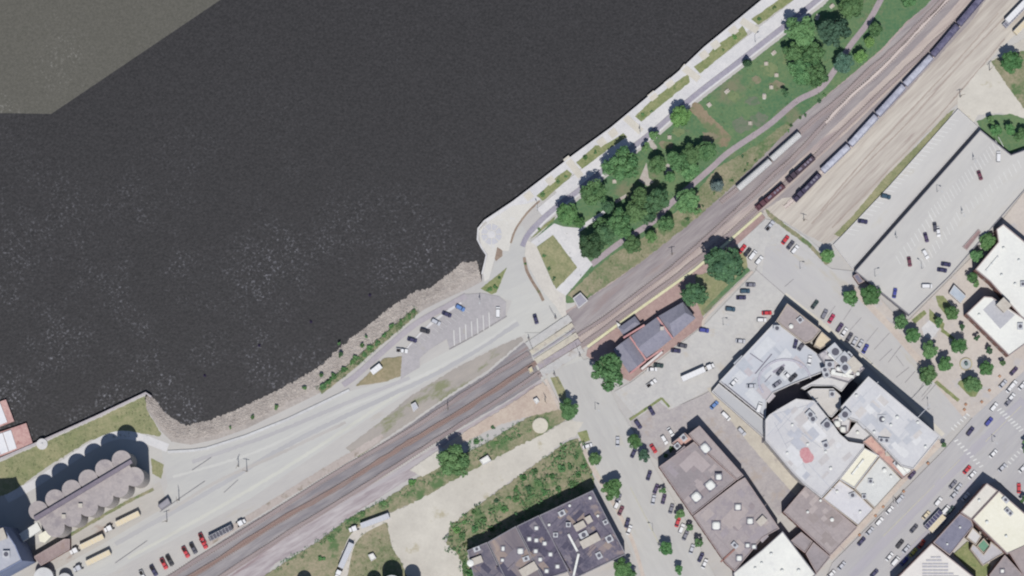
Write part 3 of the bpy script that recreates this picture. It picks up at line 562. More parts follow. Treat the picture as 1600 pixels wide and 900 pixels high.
UNITM = {}
def unit_mesh(kind, w, l, h):
    k = (kind, round(w, 1), round(l, 1), round(h, 1))
    if k in UNITM: return UNITM[k]
    mb = MB()
    if kind == 'skylight':
        mb.box(-w / 2 - .35, w / 2 + .35, -l / 2 - .35, l / 2 + .35, 0, 0.4, 1)
        R = []
        for z, s in ((0.4, 1.0), (0.4 + h * 0.6, 0.92), (0.4 + h, 0.6)):
            R.append([(s * w / 2 * c * (1 if abs(c) == 1 else 1), s * l / 2 * d, z) for c, d in ((-1, -.6), (-.6, -1), (.6, -1), (1, -.6), (1, .6), (.6, 1), (-.6, 1), (-1, .6))])
        mb.rings(R, 0); mats = [m_dome, m_curb]
    elif kind == 'unit':
        mb.box(-w / 2, w / 2, -l / 2, l / 2, 0, h, 0); mb.box(-w / 2 - .1, w / 2 + .1, -l / 2 - .1, l / 2 + .1, h, h + .12, 0)
        nf = 2 if l > 1.5 * w else 1
        for i in range(nf): mb.cyl(0, (i - (nf - 1) / 2) * l / 2, h + .12, h + .3, min(w, l / nf) * 0.36, 10, 1)
        mats = [m_unit, m_fan]
    elif kind == 'vent':
        mb.cyl(0, 0, 0, h, w / 2, 10, 0); mb.cyl(0, 0, h, h + .25, w / 2 * 1.35, 10, 1, w / 3); mats = [m_unit, m_dome]
    elif kind == 'shed':
        mb.box(-w / 2, w / 2, -l / 2, l / 2, 0, h, 0); mb.box(-w / 2 - .15, w / 2 + .15, -l / 2 - .15, l / 2 + .15, h, h + .2, 1); mats = [W_TAN, M('shed_roof', (186, 178, 170), (200, 194, 186), mid=0.8)]
    elif kind == 'duct':
        mb.box(-w / 2, w / 2, -l / 2, l / 2, 0.3, h, 0)
        for i in range(max(2, int(l / 3))): y = -l / 2 + .4 + i * (l - .8) / max(1, int(l / 3) - 1); mb.box(-w / 2 - .12, w / 2 + .12, y - .12, y + .12, 0, h + .1, 1)
        mats = [m_dome, m_unit]
    me = mb.me('rooftop_' + kind, mats); UNITM[k] = me; return me
KN = {'skylight': 'skylight', 'unit': 'air_conditioner', 'vent': 'roof_vent', 'shed': 'roof_hut', 'duct': 'duct'}

def prism(Q, z0, z1, cap=True):
    n = len(Q); V = [(x, y, z0) for x, y in Q] + [(x, y, z1) for x, y in Q]
    F = [(i, (i + 1) % n, n + (i + 1) % n, n + i) for i in range(n)]
    if cap: F += [tuple(n + i for i in t) for t in tess(Q)]
    return V, F

def inset(Q, d):
    n = len(Q); out = []
    for i in range(n):
        a, b, c = Vector(Q[i - 1][:2]), Vector(Q[i][:2]), Vector(Q[(i + 1) % n][:2])
        u = (b - a).normalized(); v = (c - b).normalized(); n1 = Vector((-u.y, u.x)); n2 = Vector((-v.y, v.x)); m = n1 + n2
        if m.length < 1e-3: m = n1
        m = m.normalized(); k = d / max(0.35, m.dot(n1)); out.append((b.x + m.x * k, b.y + m.y * k))
    return out

def building(name, label, cat, px, h, rmat, wmat, units=(), par=0.6, pw=0.4, rim=None, windows=True, parent=None, z0=0.0, extra=None):
    """px: the roof outline as the photo shows it, at height h"""
    W = ccw([(P(x, y, h).x, P(x, y, h).y) for x, y in px]); cx = sum(p[0] for p in W) / len(W); cy = sum(p[1] for p in W) / len(W)
    own = parent is None
    if own: root = empty(name, (cx, cy, 0)); put(root, label, cat)
    else: root = parent; cx, cy = root.location.x, root.location.y
    Q = [(x - cx, y - cy) for x, y in W]
    V, F = prism(Q, z0, h - par, False); link('wall', mesh('wall', V, F, wmat), root)
    I = inset(Q, pw)
    Qr = inset(Q, 0.02)
    r = link('roof', mesh('roof', [(x, y, h - par) for x, y in Qr], tess(Qr), rmat), root)
    n = len(Q)
    Vp = [(x, y, h - par) for x, y in Q] + [(x, y, h) for x, y in Q] + [(x, y, h) for x, y in I] + [(x, y, h - par - .05) for x, y in I]
    Fp = []
    for i in range(n):
        j = (i + 1) % n
        for k in range(3): Fp.append((k * n + i, k * n + j, (k + 1) * n + j, (k + 1) * n + i))
    link('parapet', mesh('parapet', Vp, Fp, rim or {'wall_brick': M('coping_taupe', (160, 146, 148), (176, 162, 162), mid=.8), 'wall_pale': M('coping_pale', (200, 198, 202), (210, 208, 210), mid=.8)}.get(wmat.name, wmat)), root)
    if windows:
        mb = MB(); st = max(1, int((h - par) / 4.0))
        for i in range(n):
            a, b = Vector(Q[i]), Vector(Q[(i + 1) % n]); L = (b - a).length
            if L < 5: continue
            u = (b - a) / L; nn = Vector((u.y, -u.x)); m = int((L - 2) / 3.6)
            for k in range(m):
                c = a + u * (1 + (k + .5) * (L - 2) / m)
                for s in range(st):
                    z = 1.2 + s * 4.0; o_ = nn * 0.05
                    V = [c - u * .7 - nn * .1, c + u * .7 - nn * .1, c + u * .7 + o_, c - u * .7 + o_]
                    mb.add([(p.x, p.y, z) for p in V] + [(p.x, p.y, z + 1.7) for p in V], [(2, 3, 7, 6), (1, 2, 6, 5), (3, 0, 4, 7), (4, 5, 6, 7), (3, 2, 1, 0)])
        if mb.F:
            o = link('windows', mb.me('windows', [m_glass]), root); o['kind'] = 'stuff'
    for u in units:
        kind, x, y, w, l, hh, an = u[:7]
        p = P(x, y, h - par + hh * .5)
        link(KN[kind], unit_mesh(kind, w, l, hh), root, (p.x - cx, p.y - cy, h - par + 0.01), math.radians(an))
    return root

def seam(root, h, a, b, w, mat, name='roof_seam', t=0.12):
    A0, B0 = P(a[0], a[1], h), P(b[0], b[1], h); ox, oy = root.location.x, root.location.y
    q = ccw([(x, y) for x, y in band([(A0.x - ox, A0.y - oy), (B0.x - ox, B0.y - oy)], w)]); V, F = prism(q, h - .3, h + t)
    return link(name, mesh(name, V, F, mat), root)

r_mall = roofmat('mall_roof_membrane', (198, 197, 202), (210, 209, 211), (194, 189, 192), 0.62)
r_deck = roofmat('roof_parking_deck', (186, 190, 200), (200, 202, 210), (188, 184, 192), 0.6, st=(45, 2))
r_brown = roofmat('brown_gravel_roof', (156, 147, 149), (173, 163, 164), (164, 153, 154), 0.56)
r_grey = roofmat('grey_tar_roof', (145, 138, 142), (162, 154, 158), (154, 145, 148), 0.56)
r_white = roofmat('white_membrane', (222, 222, 220), (234, 234, 230), (206, 206, 208), 0.64)
r_cream = roofmat('cream_membrane', (226, 223, 208), (234, 231, 218), (212, 210, 202), 0.64)
r_pink = roofmat('pink_terrace', (186, 150, 146), (204, 170, 160), (170, 130, 130), 0.56)
r_dark = roofmat('dark_tar_roof', (72, 70, 88), (98, 94, 112), (120, 112, 118), 0.62, mid=0.3)
r_dark2 = roofmat('patchy_tar_roof', (98, 96, 112), (128, 122, 132), (148, 132, 126), 0.58, mid=0.3)
r_slate = roofmat('slate_roof', (124, 124, 142), (140, 139, 156), (116, 116, 134), 0.6)

# mall complex: each roofed block is a building
HM = 12.0
mall_a = building('shopping_mall', 'brown gravel roof at the upper corner of the mall', 'building', [(1230, 474), (1283, 516), (1270, 532), (1258, 537), (1222, 510), (1213, 501)], HM, r_brown, W_TAN, [('vent', 1236, 510, 1.6, 1.6, 1.2, 0), ('unit', 1214, 513, 3, 2.6, 1.4, 0), ('unit', 1250, 500, 2.5, 2.5, 1.2, 40)])
deck = building('rooftop_parking', 'pale rooftop parking deck of the mall with a few cars', 'building', [(1212, 502), (1222, 511), (1257, 538), (1276, 552), (1292, 574), (1288, 581), (1244, 598), (1208, 614), (1198, 627), (1196, 655), (1124, 596)], 9.0, r_deck, W_PALE,
                [('vent', 1146, 600, 1, 1, .6, 0)], par=0.9)
for a, b, w in (((1172, 552), (1192, 566), .35), ((1206, 553), (1180, 584), .5), ((1205, 586), (1195, 597), .4), ((1226, 570), (1208, 582), 1.2), ((1132, 600), (1196, 652), .5)):
    seam(deck, 8.1, a, b, w, m_curb if w < .6 else M('deck_barrier', (150, 146, 160)), 'deck_barrier')
# curved ramp wall on the deck
rw = [(1193, 614), (1186, 602), (1187, 586), (1196, 574), (1212, 564), (1232, 562), (1250, 568), (1262, 580), (1266, 590)]
for a, b in zip(catmull(rw, 2), catmull(rw, 2)[1:]): seam(deck, 8.1, a, b, 1.0, M('ramp_wall', (176, 174, 190), (190, 188, 198), mid=.6), 'ramp_wall', 0.5)
building('parking_ramp', 'long grey vehicle ramp on the lower left side of the mall', 'building', [(1123, 599), (1195, 657), (1195, 686), (1112, 612)], 5.0, roofmat('ramp_surface', (174, 175, 182), (186, 187, 192), (168, 166, 172), 0.6, st=(-40, 5)), W_PALE, par=0.8)
mall_c = building('mall_building', 'large pale mall roof with curved north wall and red patch', 'building', [(1196, 656), (1202, 648), (1218, 638), (1244, 623), (1272, 626), (1298, 658), (1312, 678), (1326, 690), (1350, 694), (1350, 700), (1312, 748), (1284, 778), (1256, 756), (1240, 740), (1196, 688)], 19.0, r_mall, W_PALE,
    [('unit', 1266, 648, 3, 4, 1.6, 45), ('unit', 1270, 655, 3, 3, 1.5, 45), ('vent', 1238, 664, 1, 1, .8, 0), ('vent', 1290, 706, 1, 1, .8, 0), ('vent', 1262, 694, 1, 1, .8, 0), ('unit', 1290, 696, 2.5, 3.6, 1.5, 20), ('vent', 1230, 708, 1, 1, .8, 0), ('vent', 1298, 732, 1.2, 1.2, .8, 0), ('unit', 1292, 664, 4, 4, 1.8, 45)])
for k, (x, y, s) in enumerate(((1258, 709, 3.4), (1264, 715, 3.0), (1260, 718, 2.4))):
    p = P(x, y, 18.4); o = link('red_roof_patch', mesh('red_roof_patch', [(s * math.cos(t) * rnd.uniform(.7, 1), s * math.sin(t) * rnd.uniform(.7, 1), 0) for t in [i * .57 for i in range(11)]], [tuple(range(11))], M('red_membrane', (190, 128, 136), (206, 160, 164), mid=1.2)), mall_c, (p.x - mall_c.location.x, p.y - mall_c.location.y, 18.6 + k * .02))
for a, b in (((1210, 660), (1240, 720)), ((1240, 690), (1262, 740)), ((1212, 676), (1236, 650)), ((1246, 672), (1284, 700)), ((1206, 648), (1280, 628)), ((1226, 694), (1258, 676))):
    seam(mall_c, 18.4, a, b, .25, M('membrane_seam', (176, 178, 188)), 'roof_seam', 0.05)
building('octagonal_hall', 'eight sided pale hall roof in the middle of the mall', 'building', [(1262, 612), (1270, 607), (1302, 607), (1313, 618), (1314, 636), (1300, 652), (1294, 650), (1276, 632)], 14.0, roofmat('hall_roof', (196, 192, 190), (208, 204, 202), (188, 186, 190), 0.6), W_PALE, [('unit', 1300, 616, 2.5, 3, 1.3, 0)])
building('mall_link', 'narrow pale roof between octagonal hall and equipment roof', 'building', [(1252, 606), (1284, 589), (1300, 590), (1328, 595), (1315, 612), (1303, 604), (1268, 603), (1258, 609)], 11.0, r_mall, W_PALE)
eq = [(1258 + 0, 0)]
mall_e = building('equipment_roof', 'crowded grey equipment roof on the upper right of the mall', 'building', [(1303, 538), (1316, 546), (1352, 576), (1326, 598), (1298, 590), (1284, 588), (1292, 574), (1278, 554)], 13.0, roofmat('equipment_deck', (176, 172, 178), (204, 200, 204), (140, 136, 152), 0.54, pscale=.3), W_GREY,
    [('unit', 1305, 550, 5, 7, 2.4, 40), ('unit', 1318, 562, 6, 5, 3, 45), ('duct', 1306, 562, 1.6, 9, 1.8, 50), ('duct', 1330, 578, 1.6, 8, 1.8, -45), ('unit', 1296, 570, 4, 3, 2.2, 0), ('unit', 1320, 575, 4, 4, 3.4, 45), ('shed', 1334, 570, 5, 6, 3, 45), ('vent', 1310, 576, 1.6, 1.6, 2.2, 0), ('vent', 1302, 580, 1.6, 1.6, 2, 0), ('unit', 1290, 582, 3, 5, 2.0, 20), ('duct', 1316, 586, 1.4, 11, 1.6, 80), ('unit', 1326, 556, 3, 3, 2, 45), ('vent', 1340, 584, 1.4, 1.4, 1.6, 0)])
building('entrance_pavilion', 'small tan entrance roof between brown roof and equipment roof', 'building', [(1276, 530), (1284, 518), (1300, 532), (1292, 540), (1282, 546), (1272, 540)], 9.0, M('tan_pavilion_roof', (206, 192, 170), (218, 204, 184), mid=.6), W_TAN)
mall_f = building('department_store', 'largest pale flat roof at the right corner of the mall', 'building', [(1357, 588), (1469, 682), (1427, 733), (1409, 728), (1362, 678), (1340, 658), (1328, 654), (1314, 636)], 24.0, roofmat('store_roof', (198, 198, 204), (209, 209, 213), (202, 200, 204), 0.62), W_PALE,
    [('vent', 1380, 655, 1.2, 1.2, 1, 0), ('vent', 1402, 652, 1.2, 1.2, 1, 0), ('vent', 1366, 675, 1, 1, 1, 0), ('vent', 1338, 618, 1, 1, 1, 0), ('vent', 1392, 664, 1, 1, 1, 0), ('unit', 1381, 688, 2, 5, 1.4, 85), ('vent', 1434, 660, 1, 1, 1, 0), ('vent', 1446, 698, 1, 1, 1, 0), ('unit', 1378, 655, 4, 4, .4, 0), ('unit', 1320, 648, 5, 4, 2.2, 45)])
building('mall_infill', 'small pale roof between the curved mall roof and the pink terrace', 'building', [(1326, 676), (1338, 660), (1361, 680), (1346, 692), (1330, 690), (1318, 682)], 14.0, r_mall, W_PALE, [('vent', 1340, 676, 1.2, 1.2, 1, 0)])
building('mall_terrace', 'narrow pink terrace roof with white ducts beside the big store', 'building', [(1346, 692), (1363, 679), (1408, 728), (1428, 735), (1411, 748), (1352, 694)], 15.0, r_pink, W_BRICK,
    [('duct', 1408, 734, 2, 6, 1.8, 40), ('duct', 1414, 730, 2, 6, 1.8, 40), ('shed', 1388, 708, 2.6, 2.6, 2, 0), ('unit', 1402, 724, 3, 3, 1.4, 45)])
building('light_well_block', 'small block of white drums in the gap between mall roofs', 'building', [(1300, 656), (1318, 642), (1330, 656), (1326, 676), (1314, 676)], 13.0, r_mall, W_BRICK, [('skylight', 1308, 662, 3.4, 3.4, 1.4, 0), ('skylight', 1317, 671, 3, 3, 1.4, 0), ('vent', 1314, 654, 2, 2, 2, 0)])
building('shop_building', 'bright cream strip roof below the mall', 'building', [(1351, 700), (1374, 712), (1335, 763), (1312, 749)], 15.5, r_cream, W_PALE, [('duct', 1340, 730, .8, 9, .9, -38)])
building('shop_building', 'pale grey panelled roof facing main street', 'building', [(1375, 713), (1409, 749), (1367, 795), (1335, 764)], 14.0, roofmat('pale_panel_roof', (202, 203, 204), (212, 213, 213), (196, 196, 198), .6), W_TAN,
    [('unit', 1360, 752, 2, 2, 1, 0), ('vent', 1382, 735, 1.6, 1.6, 1.4, 0), ('unit', 1350, 776, 2, 2, 1, 0), ('vent', 1392, 744, 1, 1, 1, 0), ('vent', 1364, 756, 1, 1, 1, 0)])
building('shop_building', 'pale lilac white roof between cream strip and brown roof', 'building', [(1312, 750), (1334, 765), (1366, 796), (1341, 822), (1285, 779)], 13.0, roofmat('lilac_roof', (204, 203, 210), (214, 213, 218), (196, 194, 200), .62), W_TAN, [('unit', 1332, 774, 3, 2.4, 1, 20), ('vent', 1344, 800, 1, 1, 1, 0), ('vent', 1308, 768, 1, 1, 1, 0)])
br = building('shop_building', 'brown gravel roof with brick edge on main street', 'building', [(1260, 758), (1340, 824), (1298, 868), (1224, 800)], 12.0, r_brown, W_BRICK, [('vent', 1282, 782, 1, 1, 1, 0), ('vent', 1300, 812, 1.4, 1.4, 1, 0), ('vent', 1262, 800, 1, 1, 1, 0)])
seam(br, 11.4, (1284, 778), (1296, 790), .5, M('tar_strip', (136, 126, 130)))
building('shop_building', 'small dark brown roof in the gap behind the white roof', 'building', [(1234, 846), (1252, 831), (1270, 846), (1258, 864)], 9.0, r_grey, W_BRICK)
building('shop_building', 'small grey brown roof fronting main street at the lower edge', 'building', [(1271, 847), (1298, 870), (1276, 897), (1259, 865)], 10.0, r_grey, W_BRICK)
ba = building('office_building', 'grey brown flat roof with three skylights beside the street', 'building', [(1030, 729), (1084, 690), (1151, 750), (1082, 805)], 11.5, r_grey, W_BRICK,
    [('skylight', 1088, 776, 4.2, 4.2, 1.2, 40), ('skylight', 1110, 758, 4.2, 4.2, 1.2, 40)])
building('office_wing', 'narrow brown roof wing with one white skylight by the alley', 'building', [(1085, 689), (1076, 678), (1093, 665), (1162, 743), (1152, 750)], 13.5, r_brown, W_BRICK, [('skylight', 1102, 700, 4.4, 3.6, 1, -50), ('skylight', 1123, 745, 2.8, 2.8, 1, 0)])
building('roof_porch', 'low pinkish entrance roof at the corner of the grey brown building', 'building', [(1050, 692), (1070, 676), (1084, 688), (1066, 702)], 8.0, r_pink, W_BRICK, [('unit', 1058, 697, 2.6, 2.4, 1.4, 40), ('unit', 1068, 684, 2.4, 3, 1.2, 40)])
bb = building('office_building', 'large grey brown flat roof with scattered white skylights', 'building', [(1083, 806), (1153, 752), (1164, 746), (1218, 826), (1192, 840), (1148, 893), (1134, 880)], 11.5, roofmat('mauve_roof', (156, 148, 151), (172, 163, 165), (154, 146, 152), .56), W_BRICK,
    [('skylight', 1153, 792, 2.8, 2.8, 1.1, 0), ('skylight', 1172, 814, 2.8, 2.8, 1.1, 0), ('skylight', 1119, 821, 3.8, 3.8, 1.1, 0), ('skylight', 1168, 852, 2, 2, 1, 0), ('skylight', 1178, 854, 2, 2, 1, 0), ('shed', 1190, 814, 4, 3, 1.6, 45), ('skylight', 1155, 872, 2.6, 2.6, 1, 0), ('unit', 1148, 852, 2, 3, 1.4, 45)])
seam(bb, 11.0, (1148, 858), (1126, 878), .8, W_BRICK, 'parapet_wall', .5)
building('white_roofed_building', 'brilliant white flat roof at the lower edge', 'building', [(1223, 830), (1275, 898), (1240, 930), (1150, 930), (1146, 895), (1192, 858)], 11.0, r_white, W_GREY,
    [('vent', 1205, 866, 1.2, 1.2, 1, 0), ('vent', 1222, 892, 1.2, 1.2, 1, 0), ('vent', 1248, 892, 1.4, 1.4, 1, 0), ('vent', 1180, 888, 1, 1, .8, 0), ('vent', 1190, 880, 1, 1, .8, 0)])
def roof_patches(root, px, z, n, cols, smin=2, smax=7, seed=3):
    r = random.Random(seed); a = rnd.getstate()
    mats = [M('roof_patch_%d_%d_%d' % c, tuple(v - 5 for v in c), tuple(v + 5 for v in c), mid=.5) for c in cols]
    for i, (x, y) in enumerate(scatter(px, n)):
        p = P(x, y, z); an = math.radians(r.choice((45, -45, 43, -47)) + r.uniform(-2, 2)); w, l = r.uniform(smin, smax) * .5, r.uniform(smin, smax) * r.choice((.25, .5, 1.0)); q = []
        for sx, sy in ((-1, -1), (1, -1), (1, 1), (-1, 1)): q.append((w * sx * r.uniform(.85, 1), l * sy * r.uniform(.85, 1), 0))
        link('roof_patch', mesh('roof_patch', q, [(0, 1, 2, 3)], r.choice(mats)), root, (p.x - root.location.x, p.y - root.location.y, z + .03 + .004 * i), an)
    for i in range(max(2, n // 4)):
        x, y = scatter(px, 1)[0]; p = P(x, y, z); an = math.radians(r.choice((45, -45)) + r.uniform(-3, 3)); l = r.uniform(4, 12)
        link('roof_seam', mesh('roof_seam', [(-l, -.14, 0), (l, -.14, 0), (l, .14, .0), (-l, .14, 0)], [(0, 1, 2, 3)], mats[0]), root, (p.x - root.location.x, p.y - root.location.y, z + .015 + .002 * i), an)
roof_patches(mall_c, [(1204, 656), (1244, 632), (1270, 634), (1292, 664), (1312, 692), (1336, 700), (1300, 744), (1280, 764), (1250, 736), (1206, 688)], 18.4, 22, [(184, 186, 196), (212, 212, 216), (194, 190, 192)])
roof_patches(mall_f, [(1357, 600), (1456, 680), (1420, 718), (1368, 670), (1328, 640)], 23.4, 22, [(188, 190, 198), (214, 214, 217), (200, 196, 196)], seed=4)
roof_patches(ba, [(1042, 730), (1084, 700), (1138, 750), (1082, 792)], 10.9, 14, [(150, 140, 144), (172, 162, 164), (158, 150, 156)], seed=5)
roof_patches(bb, [(1098, 806), (1156, 764), (1204, 824), (1150, 874), (1136, 866)], 10.9, 18, [(152, 142, 146), (176, 166, 166), (160, 152, 158)], seed=6)
roof_patches(br, [(1260, 770), (1328, 824), (1296, 856), (1236, 800)], 11.4, 12, [(154, 144, 144), (174, 164, 164)], seed=7)
roof_patches(deck, [(1206, 520), (1270, 560), (1240, 590), (1196, 616), (1190, 644), (1136, 598)], 8.1, 14, [(182, 186, 196), (204, 206, 212), (190, 184, 190)], 3, 10, seed=8)
# warehouse in four bays
HW = 15.0
wb = [('warehouse', 'leftmost low warehouse bay with small dark stack', [(730, 860), (761, 847), (792, 912), (745, 920)], 13.0, r_dark2, [('shed', 745, 876, 5, 3, 2, 20), ('vent', 735, 880, 2.4, 2.4, 3, 0), ('unit', 745, 858, 3, 2, 1.4, 20)]),
      ('warehouse', 'tan striped warehouse bay with three round skylights', [(762, 847), (806, 822), (848, 904), (794, 914)], HW, roofmat('tan_stripe_roof', (112, 106, 116), (146, 136, 138), (164, 148, 140), .54, st=(-62, 6)), [('skylight', 813, 861, 2.8, 2.8, 1, 0), ('skylight', 786, 857, 1.6, 2.2, .8, 0), ('skylight', 785, 875, 1.6, 1.6, .8, 0), ('unit', 822, 873, 3, 2, 1, 20), ('shed', 826, 890, 4, 8, 1.2, -60)]),
      ('warehouse', 'near black warehouse bay dotted with white round skylights', [(807, 822), (842, 805), (892, 892), (850, 906)], HW - .6, r_dark, [('skylight', x, y, 1.9, 1.9, .8, 0) for x, y in ((838, 825), (827, 842), (838, 844), (851, 849), (837, 861), (844, 874), (860, 866), (854, 892), (871, 885))]),
      ('warehouse', 'widest warehouse bay, dark grey roof with white ducts', [(843, 805), (926, 766), (978, 866), (894, 906)], HW, roofmat('mottled_roof', (88, 86, 104), (124, 118, 132), (144, 132, 134), .53, mid=.2, pscale=.16), [('duct', 895, 848, 1.0, 9, 1.2, 28), ('duct', 900, 883, 1.0, 11, 1.2, -13), ('unit', 868, 836, 2, 2, 1, 0), ('vent', 934, 806, 1, 1, 1, 0), ('vent', 858, 820, 1, 1, .8, 0), ('unit', 936, 868, 2.4, 3, 1, 28), ('unit', 946, 816, 2, 2, 1, 28), ('vent', 890, 790, 1, 1, 1, 0), ('shed', 922, 845, 9, 3.6, 2.6, 28), ('shed', 906, 822, 5, 3, 2, 28), ('shed', 920, 812, 2.6, 3, 2, 28), ('unit', 878, 802, 3, 2.4, 1, 28), ('unit', 888, 820, 2, 2, 1.8, 0), ('unit', 912, 836, 4, 3, 1.2, 28), ('unit', 952, 842, 3, 3, .6, 28), ('vent', 922, 778, 1.2, 1.2, 1, 0)])]
for _i, (nm, lb, q, h, rm, us) in enumerate(wb):
    _b = building(nm, lb, 'warehouse', q, h, rm, W_BRICK, us, rim=W_GREY)
    _c = (sum(a for a, _ in q) / 4, sum(b for _, b in q) / 4); roof_patches(_b, [(_c[0] + (a - _c[0]) * .84, _c[1] + (b - _c[1]) * .84) for a, b in q], h - .6, (5, 10, 8, 26)[_i], [(84, 82, 100), (128, 122, 132), (150, 136, 132), (106, 100, 118)], 1.5, 6, seed=20 + _i)
# lower right block
building('corner_building', 'large cream white roof at the lower right corner', 'building', [(1561, 767), (1640, 836), (1574, 866), (1519, 812)], 15.0, r_cream, W_BRICK, [('vent', 1542, 816, 1.2, 1.2, 1, 0), ('unit', 1576, 800, 2, 4, 1.2, 45), ('vent', 1572, 838, 1, 1, 1, 0), ('unit', 1571, 781, 2, 3, 1.2, 45)])
building('corner_building', 'off white narrow roof at the street corner', 'building', [(1542, 755), (1560, 767), (1518, 812), (1501, 801)], 14.0, roofmat('offwhite_roof', (214, 210, 204), (224, 220, 214), (204, 200, 196), .62), W_BRICK, [('vent', 1530, 782, 1, 1, 1, 0)])
building('corner_building', 'slate grey roof between cream and solar panelled roofs', 'building', [(1500, 802), (1518, 813), (1521, 822), (1484, 868), (1458, 848)], 12.0, r_slate, W_BRICK, [('vent', 1480, 850, .8, .8, .8, 0), ('vent', 1500, 824, .8, .8, .8, 0)])
sol = building('solar_roofed_building', 'white roof carrying rows of grey solar panels', 'building', [(1456, 849), (1530, 908), (1500, 940), (1410, 940), (1395, 910)], 12.0, roofmat('pale_pink_roof', (216, 211, 210), (226, 222, 218), (208, 202, 202), .62), W_BRICK, [])
m_pv = M('solar_panel', (158, 157, 168), (170, 169, 178), mid=1.0, rough=.4)
me_pv = MB(); me_pv.add([(-1.15, -.36, .1), (1.15, -.36, .1), (1.15, .36, .34), (-1.15, .36, .34), (-1.15, -.36, 0), (1.15, -.36, 0), (1.15, .36, 0), (-1.15, .36, 0)], [(0, 1, 2, 3), (4, 5, 1, 0), (5, 6, 2, 1), (6, 7, 3, 2), (7, 4, 0, 3)])
me_pv = me_pv.me('solar_panel', [m_pv])
for j, (y, x0, x1) in enumerate(((871, 1455, 1467), (876, 1448, 1473), (881.5, 1442, 1480), (886, 1442, 1480), (891.5, 1442, 1480), (896.5, 1442, 1494), (901, 1442, 1498), (905, 1442, 1498))):
    x = x0 + 3
    while x < x1:
        p = P(x, y, 11.6); link('solar_panel', me_pv, sol, (p.x - sol.location.x, p.y - sol.location.y, 11.45)); x += 8.2
sheet('courtyard_lawn', [(1490, 866), (1512, 846), (1530, 872), (1548, 884), (1538, 908), (1524, 900)], m_bed, 'small grassy courtyard behind the corner shops', .6)
building('courtyard_shed', 'small green square roof in the courtyard', 'building', [(1537, 841), (1547, 853), (1537, 865), (1526, 853)], 6.0, M('green_roof', (104, 146, 126), (118, 158, 138), mid=.8), W_TAN, windows=False)
building('courtyard_building', 'grey roof with lilac side in the courtyard', 'building', [(1548, 846), (1570, 864), (1536, 884), (1516, 858), (1520, 850), (1526, 854), (1537, 866), (1546, 854)], 7.0, roofmat('lilac_grey', (176, 174, 182), (190, 188, 194), (164, 160, 164), .6), W_TAN)
building('courtyard_building', 'white porch roof beside the courtyard', 'building', [(1520, 824), (1534, 838), (1525, 852), (1510, 840)], 8.0, r_mall, W_TAN)
building('corner_building', 'brown roof at the lower right edge', 'building', [(1576, 862), (1630, 830), (1660, 900), (1600, 900)], 10.0, r_brown, W_BRICK)
building('corner_building', 'mauve grey roof at the bottom right edge', 'building', [(1570, 867), (1602, 902), (1640, 940), (1556, 940), (1546, 898)], 9.0, r_grey, W_BRICK, [('skylight', 1566, 892, 1.8, 1.8, .8, 0)])
# white civic building on the right
building('civic_building', 'bright white upper roof at the right edge', 'building', [(1568, 350), (1640, 410), (1660, 500), (1600, 500), (1548, 441), (1524, 421), (1560, 378), (1557, 358)], 12.0, r_white, W_BRICK, [('vent', 1568, 388, 1, 1, 1, 0), ('vent', 1592, 407, 1, 1, 1, 0), ('vent', 1586, 444, 1, 1, 1, 0), ('unit', 1598, 444, 2, 2.4, 1.2, 0), ('duct', 1550, 412, .7, 9, .7, -40), ('vent', 1565, 430, 1, 1, 1, 0)])
civ = building('civic_building', 'bright white lower roof with sunken grey well', 'building', [(1538, 463), (1550, 464), (1604, 500), (1640, 510), (1577, 556), (1510, 490)], 12.5, r_white, W_BRICK, [('unit', 1594, 510, 2.4, 3, 1, 0), ('vent', 1530, 492, 1, 1, .8, 0)])
cq = ccw([(P(x, y, 11.95).x - civ.location.x, P(x, y, 11.95).y - civ.location.y) for x, y in ((1536, 484), (1553, 468), (1586, 492), (1563, 514))]); V, F = prism(cq, 11.8, 12.0)
link('roof_well', mesh('roof_well', V, F, M('well_gravel', (176, 176, 184), (190, 190, 196), mid=.8)), civ)
p = P(1568, 477, 14.5); link('penthouse', unit_mesh('shed', 4.6, 5, 4.2), civ, (p.x - civ.location.x, p.y - civ.location.y, 11.95), math.radians(45))
building('plaza_pavilion', 'small blue grey pavilion roof at the plaza', 'pavilion', [(1491, 445), (1510, 463), (1501, 474), (1483, 458)], 3.6, M('pavilion_roof', (172, 182, 196), (186, 194, 206), mid=.6), W_PALE, par=.2, pw=.3, windows=False)
building('stair_building', 'small red brown roof beside the upper deck', 'building', [(1504, 386), (1529, 358), (1533, 363), (1511, 391)], 5.5, M('stair_roof', (146, 122, 124), (162, 140, 140), mid=.6), W_BRICK, par=.3, windows=False)
building('stair_building', 'small slate stair roof at the lower corner of the deck', 'building', [(1333, 431), (1340, 427), (1350, 440), (1342, 444)], 5.0, M('stair_roof_slate', (122, 120, 138), (136, 134, 150), mid=.6), W_BRICK, par=.3, windows=False)
# parking structure
pk = building('parking_deck', 'very large pale parking deck with angled stalls', 'parking deck', [(1532, 203), (1580, 242), (1602, 234), (1680, 250), (1680, 300), (1602, 296), (1484, 432), (1421, 493), (1336, 424)], 5.6, roofmat('deck_concrete', (188, 186, 186), (203, 201, 199), (196, 193, 190), .6, st=(50, 4)), W_GREY, par=.7, pw=.3, windows=True)
mk = MB()
for a, b, n, d in (((1450, 330), (1560, 214), 24, (8, 15)), ((1494, 332), (1590, 250), 14, (6, 13)), ((1400, 400), (1452, 336), 10, (7, 13)), ((1440, 404), (1490, 340), 10, (6, 13))):
    for s0, s1 in rowsegs(a, b, n, d):
        q = ccw([(P(x, y, 4.93).x - pk.location.x, P(x, y, 4.93).y - pk.location.y, 4.93) for x, y in band([s0, s1], .8)]); mk.add(q, [(0, 1, 2, 3)])
link('stall_markings', mk.me('stall_markings', [m_line]), pk)['kind'] = 'stuff'
